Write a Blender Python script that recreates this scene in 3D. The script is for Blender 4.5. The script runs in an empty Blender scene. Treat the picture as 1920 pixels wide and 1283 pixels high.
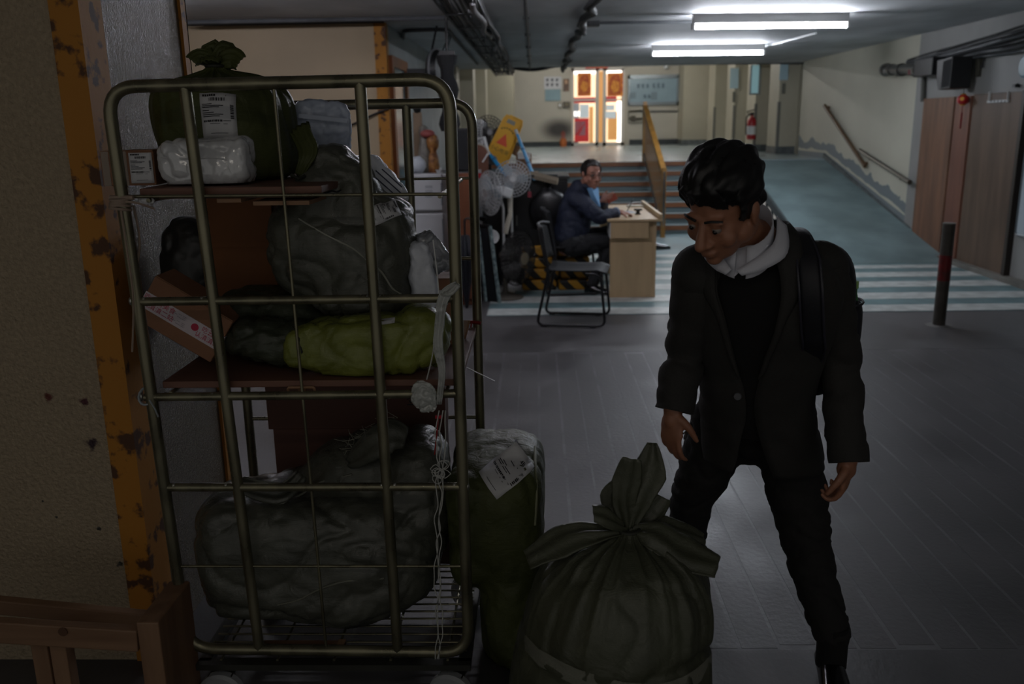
import bpy, bmesh, math, random
import numpy as np
from mathutils import Vector, Matrix, Euler
from mathutils.bvhtree import BVHTree
random.seed(7); rng = np.random.default_rng(11)
S = bpy.context.scene
COL = S.collection

# ---------------------------------------------------------------- camera
F_PX, VPX, VPY, ROLL, CAM_H = 1640.0, 1004.0, 231.0, 0.017, 1.62
def _frame():
    yc = Vector(((VPX-960)/F_PX, (641.5-VPY)/F_PX, -1.0)).normalized()
    d = (-yc.z*F_PX)/(yc.y-ROLL*yc.x)
    zc = -Vector((ROLL*d/F_PX, -d/F_PX, -1.0)).normalized()
    xc = yc.cross(zc)
    return Matrix((xc, yc, zc))            # rows: world axes seen in camera axes = camera-to-world rotation
ROT = _frame()
CAMP = Vector((0, 0, CAM_H))
cam_data = bpy.data.cameras.new('camera'); cam = bpy.data.objects.new('camera', cam_data); COL.objects.link(cam)
cam.matrix_world = Matrix.Translation(CAMP) @ ROT.to_4x4()
cam_data.sensor_width = 36.0; cam_data.lens = 36.0*F_PX/1920.0
cam_data.clip_start = 0.05; cam_data.clip_end = 100
cam_data.dof.use_dof = True; cam_data.dof.focus_distance = 2.5; cam_data.dof.aperture_fstop = 3.4
S.camera = cam
def ray(x, y): return ROT @ Vector(((x-960)/F_PX, (641.5-y)/F_PX, -1.0))
def at(x, y, Y): r = ray(x, y); return CAMP + r*(Y/r.y)
def atX(x, y, X): r = ray(x, y); return CAMP + r*(X/r.x)
def atZ(x, y, Z): r = ray(x, y); return CAMP + r*((Z-CAM_H)/r.z)

# ---------------------------------------------------------------- world, exposure
S.view_settings.view_transform = 'Standard'; S.view_settings.look = 'None'
S.view_settings.gamma = 1.0; S.view_settings.use_curve_mapping = False
S.view_settings.exposure = 0.0
try: S.cycles.use_denoising = True
except Exception: pass
S.cycles.max_bounces = 6; S.cycles.diffuse_bounces = 4; S.cycles.glossy_bounces = 3
S.cycles.transparent_max_bounces = 10; S.cycles.sample_clamp_indirect = 4.0
W = bpy.data.worlds.new('world'); S.world = W; W.use_nodes = True
W.node_tree.nodes['Background'].inputs[0].default_value = (1.0, 0.97, 0.92, 1)
W.node_tree.nodes['Background'].inputs[1].default_value = 0.22
TUBE_NEAR, TUBE_FAR, ADDED_TUBE_UP, ADDED_TUBE_LEFT, ADDED_TUBE_BACK = 150.0, 150.0, 85.0, 95.0, 12.5     # emission of the two visible tubes, then of the added unseen ones

# ---------------------------------------------------------------- helpers: materials
def lin(c):
    if isinstance(c, str): c = [int(c[i:i+2], 16)/255 for i in (0, 2, 4)]
    return tuple(x/12.92 if x <= .04045 else ((x+.055)/1.055)**2.4 for x in c)
MATS = {}
def mat(name, col, rough=.6, metal=0., spec=.5, var=0., vscale=6., col2=None, bump=0., bscale=30., dist=0., stretch=None,
        rvar=0., emit=None, estr=0., alpha=1., trans=0., coat=0., detail=4., world=False):
    if name in MATS: return MATS[name]
    m = bpy.data.materials.new(name); m.use_nodes = True; MATS[name] = m
    nt = m.node_tree; N = nt.nodes; L = nt.links; b = N['Principled BSDF']
    c = lin(col); b.inputs['Base Color'].default_value = (*c, 1); b.inputs['Roughness'].default_value = rough
    b.inputs['Metallic'].default_value = metal; b.inputs['Specular IOR Level'].default_value = spec
    b.inputs['Alpha'].default_value = alpha; b.inputs['Transmission Weight'].default_value = trans
    b.inputs['Coat Weight'].default_value = coat
    m.diffuse_color = (*c, 1)
    if emit is not None:
        b.inputs['Emission Color'].default_value = (*lin(emit), 1); b.inputs['Emission Strength'].default_value = estr
    if var or bump or col2 or rvar:
        tc = N.new('ShaderNodeTexCoord'); mp = N.new('ShaderNodeMapping')
        L.new(N.new('ShaderNodeNewGeometry').outputs['Position'] if world else tc.outputs['Object'], mp.inputs[0])
        if stretch: mp.inputs['Scale'].default_value = stretch
        if var or col2 or rvar:
            n = N.new('ShaderNodeTexNoise'); n.inputs['Scale'].default_value = vscale; n.inputs['Detail'].default_value = detail
            n.inputs['Distortion'].default_value = dist; L.new(mp.outputs[0], n.inputs['Vector'])
            r = N.new('ShaderNodeValToRGB'); L.new(n.outputs['Fac'], r.inputs[0])
            c2 = lin(col2) if col2 else tuple(x*(1-var) for x in c)
            r.color_ramp.elements[0].position = .38; r.color_ramp.elements[1].position = .64
            r.color_ramp.elements[0].color = (*c2, 1); r.color_ramp.elements[1].color = (*c, 1)
            L.new(r.outputs[0], b.inputs['Base Color'])
            if rvar:
                mr = N.new('ShaderNodeMapRange'); L.new(n.outputs['Fac'], mr.inputs[0])
                mr.inputs[1].default_value = .3; mr.inputs[2].default_value = .7
                mr.inputs[3].default_value = rough-rvar; mr.inputs[4].default_value = rough+rvar
                L.new(mr.outputs[0], b.inputs['Roughness'])
        if bump:
            n2 = N.new('ShaderNodeTexNoise'); n2.inputs['Scale'].default_value = bscale; n2.inputs['Detail'].default_value = 3
            L.new(mp.outputs[0], n2.inputs['Vector'])
            bp = N.new('ShaderNodeBump'); bp.inputs['Strength'].default_value = bump; bp.inputs['Distance'].default_value = .01
            L.new(n2.outputs['Fac'], bp.inputs['Height']); L.new(bp.outputs[0], b.inputs['Normal'])
    return m
def nodes_of(m): return m.node_tree.nodes, m.node_tree.links, m.node_tree.nodes['Principled BSDF']
def stripe_mat(name, ca, cb, scale, rough=.5, rot=(0, 0, 0), axis='X', thr=.5):
    m = mat(name, ca, rough); N, L, b = nodes_of(m)
    tc = N.new('ShaderNodeTexCoord'); mp = N.new('ShaderNodeMapping'); mp.inputs['Rotation'].default_value = rot
    w = N.new('ShaderNodeTexWave'); w.bands_direction = axis; w.inputs['Scale'].default_value = scale
    r = N.new('ShaderNodeValToRGB'); r.color_ramp.interpolation = 'CONSTANT'
    r.color_ramp.elements[0].color = (*lin(ca), 1); r.color_ramp.elements[1].color = (*lin(cb), 1); r.color_ramp.elements[1].position = thr
    L.new(tc.outputs['Object'], mp.inputs[0]); L.new(mp.outputs[0], w.inputs[0]); L.new(w.outputs['Fac'], r.inputs[0]); L.new(r.outputs[0], b.inputs['Base Color'])
    return m

# ---------------------------------------------------------------- helpers: noise
_perm = np.random.default_rng(3).permutation(512); _perm = np.concatenate([_perm, _perm, _perm])
_grad = np.random.default_rng(4).normal(size=(512, 3)); _grad /= np.linalg.norm(_grad, axis=1)[:, None]
def noise3(P):
    P = np.asarray(P, float); I = np.floor(P).astype(int); f = P-I; I = I & 255
    u = f*f*f*(f*(f*6-15)+10); out = 0
    for dx in (0, 1):
        for dy in (0, 1):
            for dz in (0, 1):
                h = _perm[_perm[_perm[(I[:, 0]+dx) & 255]+((I[:, 1]+dy) & 255)]+((I[:, 2]+dz) & 255)]
                g = _grad[h]; d = f-np.array([dx, dy, dz]); w = 1
                for k, o in enumerate((dx, dy, dz)): w = w*(u[:, k] if o else 1-u[:, k])
                out = out+w*(g*d).sum(1)
    return out
def ridge(P, sharp=2.): return (1-np.minimum(1, np.abs(noise3(P))*2.4))**sharp

# ---------------------------------------------------------------- helpers: mesh building
class MB:
    def __init__(s): s.v = []; s.f = []
    def add(s, vs, fs):
        o = len(s.v); s.v += [tuple(x) for x in vs]; s.f += [tuple(i+o for i in q) for q in fs]; return s
    def box(s, c, d, rot=None, taper=None):
        x, y, z = d[0]/2, d[1]/2, d[2]/2
        vs = [Vector((a*x, b*y, e*z)) for e in (-1, 1) for a, b in ((-1, -1), (1, -1), (1, 1), (-1, 1))]
        if taper: vs = [Vector((p.x*(taper if p.z > 0 else 1), p.y*(taper if p.z > 0 else 1), p.z)) for p in vs]
        if rot is not None:
            R = rot if isinstance(rot, Matrix) else Euler(rot).to_matrix(); vs = [R @ p for p in vs]
        c = Vector(c)
        return s.add([p+c for p in vs], [(3, 2, 1, 0), (4, 5, 6, 7), (0, 1, 5, 4), (1, 2, 6, 5), (2, 3, 7, 6), (3, 0, 4, 7)])
    def box2(s, a, b): return s.box([(a[i]+b[i])/2 for i in range(3)], [abs(b[i]-a[i]) for i in range(3)])
    def tube(s, pts, r, n=8, closed=False, caps=True, flat=None):
        P = [Vector(p) for p in pts]; k = len(P); rr = r if isinstance(r, (list, tuple)) else [r]*k
        tang = []
        for i in range(k):
            a = P[i-1] if (i > 0 or closed) else P[i]; b = P[(i+1) % k] if (i < k-1 or closed) else P[i]
            t = (b-a); tang.append(t.normalized() if t.length > 1e-9 else Vector((0, 0, 1)))
        t0 = tang[0]; nrm = t0.cross(Vector((0, 0, 1)));
        if nrm.length < .05: nrm = t0.cross(Vector((0, 1, 0)))
        nrm.normalize(); vs = []
        for i in range(k):
            t = tang[i]; nrm = nrm-t*nrm.dot(t)
            nrm = nrm.normalized() if nrm.length > 1e-6 else t.orthogonal().normalized()
            bn = t.cross(nrm); fl = flat or 1.
            for j in range(n):
                a = 2*math.pi*j/n; vs.append(P[i]+nrm*math.cos(a)*rr[i]+bn*math.sin(a)*rr[i]*fl)
        fs = []
        for i in range(k if closed else k-1):
            i2 = (i+1) % k
            for j in range(n): fs.append((i*n+j, i*n+(j+1) % n, i2*n+(j+1) % n, i2*n+j))
        if caps and not closed: fs += [tuple(range(n-1, -1, -1)), tuple((k-1)*n+j for j in range(n))]
        return s.add(vs, fs)
    def lathe(s, prof, n=20, M=None, sx=1., sy=1.):
        vs = []; M = M or Matrix()
        for r, z in prof:
            for j in range(n): a = 2*math.pi*j/n; vs.append(M @ Vector((r*math.cos(a)*sx, r*math.sin(a)*sy, z)))
        k = len(prof); fs = [(i*n+j, i*n+(j+1) % n, (i+1)*n+(j+1) % n, (i+1)*n+j) for i in range(k-1) for j in range(n)]
        fs += [tuple(range(n-1, -1, -1)), tuple((k-1)*n+j for j in range(n))]
        return s.add(vs, fs)
    def grid(s, V, nu, nv, cu=False, cv=False):
        fs = []
        for i in range(nu if cu else nu-1):
            for j in range(nv if cv else nv-1):
                a, b = i % nu, (i+1) % nu; c, d = j % nv, (j+1) % nv
                fs.append((a*nv+c, a*nv+d, b*nv+d, b*nv+c))
        return s.add(V, fs)
    def loft(s, rings, caps=True):
        n = len(rings[0]); vs = [p for r in rings for p in r]; k = len(rings)
        fs = [(i*n+j, i*n+(j+1) % n, (i+1)*n+(j+1) % n, (i+1)*n+j) for i in range(k-1) for j in range(n)]
        if caps: fs += [tuple(range(n-1, -1, -1)), tuple((k-1)*n+j for j in range(n))]
        return s.add(vs, fs)
    def prism(s, poly, M, depth):
        n = len(poly); vs = [M @ Vector((x, y, 0)) for x, y in poly]+[M @ Vector((x, y, depth)) for x, y in poly]
        return s.add(vs, [tuple(range(n-1, -1, -1)), tuple(range(n, 2*n))]+[(j, (j+1) % n, n+(j+1) % n, n+j) for j in range(n)])
    def ell(s, c, r, nu=16, nv=10, R=None):
        vs = []; c = Vector(c)
        for i in range(nv+1):
            t = math.pi*i/nv
            for j in range(nu):
                a = 2*math.pi*j/nu; p = Vector((r[0]*math.sin(t)*math.cos(a), r[1]*math.sin(t)*math.sin(a), r[2]*math.cos(t)))
                vs.append((R @ p if R else p)+c)
        return s.add(vs, [(i*nu+j, (i+1)*nu+j, (i+1)*nu+(j+1) % nu, i*nu+(j+1) % nu) for i in range(nv) for j in range(nu)])
    def mesh(s, name, inv=None):
        me = bpy.data.meshes.new(name); vs = s.v if inv is None else [inv @ Vector(p) for p in s.v]
        me.from_pydata([tuple(p) for p in vs], [], s.f); me.validate(); me.update(); return me
    def build(s, name, m, parent=None, world=True, smooth=None, bevel=0., seg=2, solid=0., sub=0):
        inv = None
        if parent is not None and world: inv = abs_mat(parent).inverted()
        ob = bpy.data.objects.new(name, s.mesh(name, inv)); COL.objects.link(ob)
        if parent is not None: ob.parent = parent
        finish(ob, m, smooth, bevel, seg, solid, sub); return ob
def finish(ob, m, smooth=None, bevel=0., seg=2, solid=0., sub=0):
    me = ob.data
    if m: me.materials.append(m)
    if smooth is not None:
        me.polygons.foreach_set('use_smooth', [True]*len(me.polygons))
        if smooth < 180: me.set_sharp_from_angle(angle=math.radians(smooth))
    if solid:
        q = ob.modifiers.new('solid', 'SOLIDIFY'); q.thickness = solid; q.offset = 0
    if bevel:
        q = ob.modifiers.new('bevel', 'BEVEL'); q.width = bevel; q.segments = seg; q.limit_method = 'ANGLE'; q.angle_limit = .6
    if sub:
        q = ob.modifiers.new('sub', 'SUBSURF'); q.levels = sub; q.render_levels = sub
def abs_mat(o):
    M = o.matrix_basis.copy()
    while o.parent: o = o.parent; M = o.matrix_basis @ M
    return M
def tag(o, label=None, cat=None, group=None, kind=None):
    if label: o['label'] = label
    if cat: o['category'] = cat
    if group: o['group'] = group
    if kind: o['kind'] = kind
    return o
def thing(name, label, cat, loc=(0, 0, 0), rotz=0., group=None):
    o = bpy.data.objects.new(name, None); COL.objects.link(o); o.empty_display_size = .1
    o.location = loc; o.rotation_euler = (0, 0, rotz); return tag(o, label, cat, group)
def struct(o): o['kind'] = 'structure'; return o
def copy_tree(o, parent=None):
    c = o.copy(); COL.objects.link(c)
    if parent is not None: c.parent = parent
    for ch in list(o.children): copy_tree(ch, c)
    return c
def remesh(mb, voxel, smooth_it=4, inv=None):
    "fuse overlapping closed pieces into ONE continuous surface"
    me = mb.mesh('tmp', inv); ob = bpy.data.objects.new('tmp', me); COL.objects.link(ob)
    q = ob.modifiers.new('r', 'REMESH'); q.mode = 'VOXEL'; q.voxel_size = voxel
    if smooth_it:
        s = ob.modifiers.new('s', 'SMOOTH'); s.factor = .5; s.iterations = smooth_it
    dg = bpy.context.evaluated_depsgraph_get(); new = bpy.data.meshes.new_from_object(ob.evaluated_get(dg))
    bpy.data.objects.remove(ob); bpy.data.meshes.remove(me); return new
def link_mesh(name, me, m, parent=None, smooth=180):
    ob = bpy.data.objects.new(name, me); COL.objects.link(ob); me.name = name
    if parent is not None: ob.parent = parent
    me.materials.clear(); finish(ob, m, smooth); return ob
def mesh_np(me):
    v = np.empty(len(me.vertices)*3); me.vertices.foreach_get('co', v); n = np.empty(len(me.vertices)*3)
    me.vertices.foreach_get('normal', n); return v.reshape(-1, 3), n.reshape(-1, 3)
def set_np(me, v): me.vertices.foreach_set('co', v.ravel()); me.update()
_text_cache = {}
def text_mb(mb, txt, M, size):
    "flat letters as mesh faces, centred on the origin of M (x right, y up)"
    cu = bpy.data.curves.new('t', 'FONT'); cu.body = txt; cu.size = size; cu.align_x = 'CENTER'; cu.align_y = 'CENTER'; cu.resolution_u = 2
    ob = bpy.data.objects.new('t', cu); COL.objects.link(ob)
    dg = bpy.context.evaluated_depsgraph_get(); me = bpy.data.meshes.new_from_object(ob.evaluated_get(dg))
    mb.add([M @ v.co for v in me.vertices], [tuple(p.vertices) for p in me.polygons])
    bpy.data.objects.remove(ob); bpy.data.curves.remove(cu); bpy.data.meshes.remove(me)
def frame_mat(o, ux, uy):
    ux = Vector(ux).normalized(); uy = Vector(uy); uy = (uy-ux*uy.dot(ux)).normalized(); n = ux.cross(uy)
    return Matrix.Translation(Vector(o)) @ Matrix((ux, uy, n)).transposed().to_4x4()
def arc(c, r, a0, a1, n, ux, uy):
    c = Vector(c); ux = Vector(ux); uy = Vector(uy)
    return [c+ux*r*math.cos(a0+(a1-a0)*i/n)+uy*r*math.sin(a0+(a1-a0)*i/n) for i in range(n+1)]
def round_path(pts, r, n=5, closed=False):
    "polyline with rounded corners"
    P = [Vector(p) for p in pts]; out = []; k = len(P)
    for i in range(k):
        if not closed and i in (0, k-1): out.append(P[i]); continue
        a, b, c = P[i-1], P[i], P[(i+1) % k]; u = (a-b); w = (c-b); d = min(r, u.length*.45, w.length*.45)
        p0 = b+u.normalized()*d; p1 = b+w.normalized()*d
        for j in range(n+1):
            t = j/n; out.append(p0*(1-t)**2+b*2*t*(1-t)+p1*t*t)
    return out
def spline(pts, n=6):
    P = [Vector(p) for p in pts]; out = []
    for i in range(len(P)-1):
        a = P[max(0, i-1)]; b = P[i]; c = P[i+1]; d = P[min(len(P)-1, i+2)]
        for j in range(n):
            t = j/n; out.append(.5*((2*b)+(c-a)*t+(2*a-5*b+4*c-d)*t*t+(3*b-a-3*c+d)*t**3))
    out.append(P[-1]); return out
# ================================================================ SETTING
XR, XL, YC, YB, ZP, ZC = 4.74, -1.47, 16.8, 25.2, .98, 2.6      # right wall, left wall, ceiling end, back wall, platform, ceiling
M_conc = mat('concrete_floor', '555354', .5, var=.4, vscale=2.2, bump=.12, bscale=60, rvar=.12, stretch=(1, .6, 1), detail=9, world=True)
M_plank = mat('worn_concrete_strip', '525051', .52, var=.42, vscale=2.0, bump=.15, bscale=45, rvar=.1, detail=9, world=True)
M_groove = mat('dusty_groove', '636164', .5, var=.5, vscale=3, world=True, bump=.2)
M_white = mat('white_floor_paint', 'c9cdca', .45, var=.3, vscale=8, detail=8, bump=.05)
M_teal = mat('teal_floor_paint', '6f8c90', .4, var=.3, vscale=4, detail=8)
M_tealgrey = mat('grey_blue_floor_paint', '8b9ea1', .45, var=.3, vscale=2.2, detail=9, rvar=.1)
M_upper = mat('pale_platform_paint', '93a0a2', .35, var=.2, vscale=1.5, rvar=.1)
M_cream = mat('cream_wall_paint', 'b3ad9a', .55, var=.12, vscale=1.6, bump=.05, bscale=25, detail=7)
M_tan = mat('tan_wall_paint', 'ab987b', .6, var=.1, vscale=1.2, bump=.06, bscale=40)
M_grey_wall = mat('grey_wall_paint', '8f8e8b', .6, var=.12, vscale=2)
M_ceil = mat('ceiling_paint', 'cbccce', .7, var=.3, vscale=1.3, stretch=(1, .6, 1), bump=.08, bscale=18, detail=8)
M_dark = mat('dark_paint', '2d3436', .5, var=.3)
M_black = mat('black_plastic', '141517', .45)
M_blackmat = mat('black_fabric', '101114', .85, bump=.15, bscale=200)
M_pipe = mat('grey_conduit', '55575a', .5, var=.3)
M_cable = mat('black_cable', '1d1d1f', .6)
M_gcable = mat('grey_cable', '4a4b4d', .6, var=.4)
M_steel = mat('steel', '8c8d8c', .3, metal=1.)
M_wht = mat('white_plastic', 'd4d6d6', .4)
M_paper = mat('white_paper', 'c9cacd', .6, var=.06)
M_ink = mat('black_ink', '1b1b20', .7)
M_red = mat('red_print', 'b3142c', .6)

def wall_nodes_stain(m, centre, radius, col, sharp=(0.2, 1.0), wob=0.):
    "a soft-edged soot stain at a fixed place on the wall"
    N, L, b = nodes_of(m); g = N.new('ShaderNodeNewGeometry'); v = N.new('ShaderNodeVectorMath'); v.operation = 'SUBTRACT'; v.inputs[1].default_value = centre
    nz = N.new('ShaderNodeTexNoise'); nz.inputs['Scale'].default_value = 1.1/min(radius[0], radius[2]); nz.inputs['Detail'].default_value = 6; L.new(g.outputs['Position'], nz.inputs['Vector'])
    ad = N.new('ShaderNodeMath'); ad.operation = 'MULTIPLY_ADD'; ad.inputs[1].default_value = wob; L.new(nz.outputs['Fac'], ad.inputs[0])
    d = N.new('ShaderNodeVectorMath'); d.operation = 'DIVIDE'; d.inputs[1].default_value = radius
    l = N.new('ShaderNodeVectorMath'); l.operation = 'LENGTH'; mr = N.new('ShaderNodeMapRange'); mr.interpolation_type = 'SMOOTHSTEP'
    mr.inputs[1].default_value = sharp[0]; mr.inputs[2].default_value = sharp[1]; mr.inputs[3].default_value = 1; mr.inputs[4].default_value = 0
    mx = N.new('ShaderNodeMix'); mx.data_type = 'RGBA'; mx.inputs[7].default_value = (*lin(col), 1)
    L.new(g.outputs['Position'], v.inputs[0]); L.new(v.outputs[0], d.inputs[0]); L.new(d.outputs[0], l.inputs[0]); L.new(l.outputs['Value'], ad.inputs[2]); L.new(ad.outputs[0], mr.inputs[0])
    L.new(mr.outputs[0], mx.inputs[0])
    src = b.inputs['Base Color'].links[0].from_socket; L.new(src, mx.inputs[6]); L.new(mx.outputs[2], b.inputs['Base Color'])

# --- floor
fl = struct(MB().box2((-6, -1.5, -.15), (5.2, 14.8, -.0006)).build('floor', M_groove))
MB().box2((-6, -1.5, -.02), (5.2, 2.455, 0)).build('front_slab', M_conc, fl)
MB().box2((-6, 6.16, -.02), (5.2, 10.98, 0)).build('middle_slab', M_conc, fl)
MB().box2((-6, 2.463, -.02), (-.62, 6.152, 0)).build('side_slab', M_conc, fl)
pm = [MB().box2((-.056, 2.463+a, -.02), (.056, 6.15-b, 0)).mesh('floor_plank') for a, b in ((0, 0), (0, .05), (.02, .01))]
for q in pm: q.materials.append(M_plank)
for i in range(46):
    o = bpy.data.objects.new('floor_plank', pm[i % 3]); COL.objects.link(o); o.parent = fl
    o.location = (-.555+.1245*i, 0, 0); o.rotation_euler.z = random.uniform(-.0008, .0008)
MB().box2((-.44, 7.42, 0), (XR-.1, 10.95, .003)).build('painted_ground', M_teal, fl)
for a, b in ((7.43, 7.70), (7.96, 8.26), (8.55, 8.85), (9.11, 9.40), (9.66, 9.86), (10.18, 10.40), (10.68, 10.90)):
    MB().box2((-.44, a, 0), (XR-.1, b, .005)).build('painted_stripe', M_white, fl)
MB().box2((-6, 10.95, -.02), (5.2, 14.8, .002)).build('painted_landing', M_tealgrey, fl)
up = struct(MB().box2((-2.2, 14.7, ZP-.1), (5.2, 26, ZP)).build('floor_upper', M_upper))

# --- ceiling
ce = struct(MB().box2((-6, -1.5, ZC), (5.2, YC, ZC+.35)).build('ceiling', M_ceil))
struct(MB().box2((-2.2, YC-.02, 3.35), (5.2, 26, 3.5)).build('ceiling_upper', mat('upper_ceiling_paint', 'b9bab6', .7)))
struct(MB().box2((-2.2, YC-.15, ZC+.34), (5.2, YC, 3.5)).build('trim_1', M_ceil))

# --- back wall with soot stain
M_back = mat('back_wall_paint', 'b9b4a6', .6, var=.06, vscale=2, bump=.02)
sc = at(1048, 243, YB); wall_nodes_stain(M_back, (sc.x, sc.y, sc.z), (.72, 1, .42), '3b3835')
bw = struct(MB().box2((-2.2, YB, .4), (5.2, YB+.2, 3.5)).build('wall_back', M_back))
struct(MB().box2((-.7, YB-.03, ZP), (1.2, YB, ZP+.13)).build('baseboard_back', M_dark))
struct(MB().box2((2.62, YB-.03, ZP), (4.2, YB, ZP+.15)).build('baseboard_back', M_dark))

# --- right wall: painted wall above ramp and platform, plastered wall nearer
M_rw = mat('right_wall_paint', 'c0bcab', .6, var=.1, vscale=1.1, bump=.05, bscale=20, detail=8)
def dado(m):
    "a brushed grey-blue paint band that follows the ramp with a ragged edge"
    N, L, b = nodes_of(m); g = N.new('ShaderNodeNewGeometry'); sp = N.new('ShaderNodeSeparateXYZ'); L.new(g.outputs['Position'], sp.inputs[0])
    def mth(op, a, bb=None, c=None):
        q = N.new('ShaderNodeMath'); q.operation = op
        for i, x in enumerate((a, bb, c)):
            if x is None: continue
            if isinstance(x, (int, float)): q.inputs[i].default_value = x
            else: L.new(x, q.inputs[i])
        return q.outputs[0]
    y = mth('MINIMUM', sp.outputs[1], 14.8); rz = mth('MULTIPLY', mth('SUBTRACT', y, 10.), .204)
    h = mth('SUBTRACT', sp.outputs[2], rz)
    n = N.new('ShaderNodeTexNoise'); n.inputs['Scale'].default_value = 2.3; n.inputs['Detail'].default_value = 6; L.new(g.outputs['Position'], n.inputs['Vector'])
    hn = mth('ADD', h, mth('MULTIPLY', mth('SUBTRACT', n.outputs['Fac'], .5), .5))
    lo = mth('LESS_THAN', hn, .27); gap = mth('GREATER_THAN', mth('ADD', h, mth('MULTIPLY', mth('SUBTRACT', n.outputs['Fac'], .5), .12)), .13)
    base = mth('LESS_THAN', h, .09); f = mth('MAXIMUM', mth('MULTIPLY', lo, gap), base)
    mx = N.new('ShaderNodeMix'); mx.data_type = 'RGBA'; mx.inputs[7].default_value = (*lin('71797c'), 1)
    src = b.inputs['Base Color'].links[0].from_socket; L.new(f, mx.inputs[0]); L.new(src, mx.inputs[6]); L.new(mx.outputs[2], b.inputs['Base Color'])
dado(M_rw)
struct(MB().box2((XR, 11.45, -.1), (XR+.3, 16.3, 3.4)).build('wall_right', M_rw))
struct(MB().box2((XR+.12, 16.3, .8), (XR+.4, 26, 3.4)).build('wall_right_back', M_cream))
struct(MB().box2((XR, -1.5, -.1), (XR+.3, 11.45, ZC)).build('wall_right_front', M_grey_wall))
M_pil = mat('pilaster_paint', 'b1ab97', .6, var=.1, vscale=1.5)
M_kick = mat('grey_kick_paint', '5c6262', .6, var=.4, vscale=9)
for i, (y, w, x) in enumerate(((16.9, .7, 4.5), (18.5, .75, 4.46), (20.3, .8, 4.42), (22.3, .8, 4.38), (24.3, 1.0, 3.95))):
    p = struct(MB().box2((x, y, ZP), (XR+.2, y+w, 3.4)).build('wall_pilaster', M_pil))
    MB().box2((x-.012, y-.012, ZP), (XR+.1, y+w, ZP+.14)).build('skirting', M_kick, p)
    if i < 4: MB().box2((x-.012, y-.014, ZP+.14), (x+.04, y+.04, ZP+.95)).build('edge_guard', mat('dull_guard', '6a6a63', .5), p)
struct(MB().box2((XR-.11, 3.5, 0), (XR, 11.4, .055)).build('baseboard_right', mat('kerb_concrete', '77746d', .7, var=.3, vscale=4)))

# --- left walls
M_lf = mat('rough_plaster', 'a3937a', .62, var=.2, vscale=75, bump=.9, bscale=95, detail=8)
for c, r, col in (((at(90, 745, 2.4)), (.022, 1, .02), '5e2f26'), (at(158, 752, 2.4), (.018, 1, .018), '4a2028'), (at(170, 832, 2.4), (.03, 1, .026), '33202a'),
                  (at(185, 992, 2.4), (.012, 1, .01), '35352f'), (at(225, 1058, 2.4), (.016, 1, .012), '3d3c36'), (at(106, 970, 2.4), (.007, 1, .006), '2c2b27'), (at(80, 940, 2.4), (.006, 1, .005), '2c2b27')):
    wall_nodes_stain(M_lf, tuple(c), r, col, (1.2, 1.75), 1.8)
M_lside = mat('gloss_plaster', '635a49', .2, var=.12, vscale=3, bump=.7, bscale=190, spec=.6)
lw = struct(MB().box2((-4.2, 2.4, 0), (-1.195, 2.42, ZC)).build('wall_left_front', M_lf))
MB().box2((-4.2, 2.42, 0), (-1.197, 3.13, ZC)).build('side_face', M_lside, lw)
M_guard = mat('rusty_yellow_paint', 'a8701f', .7, var=.0, vscale=14, col2='4d2f18', bump=.08, bscale=50, detail=9)
N_, L_, b_ = nodes_of(M_guard); [setattr(e, 'position', p) for e, p in zip([n for n in N_ if n.type == 'VALTORGB'][0].color_ramp.elements, (.37, .43))]
MB().prism([(-1.267, 2.392), (-1.187, 2.392), (-1.187, 2.52), (-1.195, 2.52), (-1.195, 2.4), (-1.267, 2.4)], Matrix(), ZC).build('corner_guard', M_guard, lw)
MB().box2((-1.197, 3.09, 0), (-1.187, 3.138, ZC)).box2((-1.28, 3.13, 0), (-1.187, 3.138, ZC)).build('corner_guard', M_guard, lw)
mw = struct(MB().box2((-6, 9.0, 0), (XL, 9.25, ZC)).build('wall_left_middle', M_tan))
MB().box2((XL-.1, 8.985, 0), (XL+.01, 9.0, ZC)).box2((XL, 8.985, 0), (XL+.012, 9.1, ZC)).build('corner_guard', M_guard, mw)
struct(MB().box2((-2.0, 9.25, 0), (XL, 15.2, ZC)).build('wall_left', mat('left_wall_paint', '9aa0a0', .6, var=.15, vscale=2)))
struct(MB().box2((-2.0, 15.2, 0), (-1.75, 26, 3.4)).build('wall_left_back', M_cream))
for y, x, w in ((15.6, -1.35, .6), (17.6, -1.2, .7), (20.2, -1.1, .7), (23.2, -.55, 1.0)):
    p = struct(MB().box2((-1.8, y, ZP), (x, y+w, 3.4)).build('wall_pilaster', M_pil))
    MB().box2((-1.8, y-.012, ZP), (x+.012, y+w, ZP+.14)).build('skirting', M_kick, p)
struct(MB().box2((-6.2, -1.5, 0), (-6, 9.2, ZC)).build('wall_far_left', M_tan))

# door 2: timber framed doorway with a blue glass panel in the left wall
d2 = thing('door_2', None, None, (XL, 9.6, 0)); struct(d2)
M_orange = mat('orange_door_frame', '8d4f1d', .45, var=.3, vscale=6, stretch=(6, 6, .6))
MB().box2((XL, 9.1, 0), (XL+.05, 9.22, 2.2)).box2((XL, 10.1, 0), (XL+.05, 10.2, 2.2)).box2((XL, 9.1, 2.2), (XL+.05, 10.2, 2.3)).build('door_frame', M_orange, d2)
MB().box2((XL, 9.22, 0), (XL+.02, 10.1, 2.2)).build('door_panel', mat('blue_glass', '5c7f88', .15, spec=.8), d2)

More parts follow.
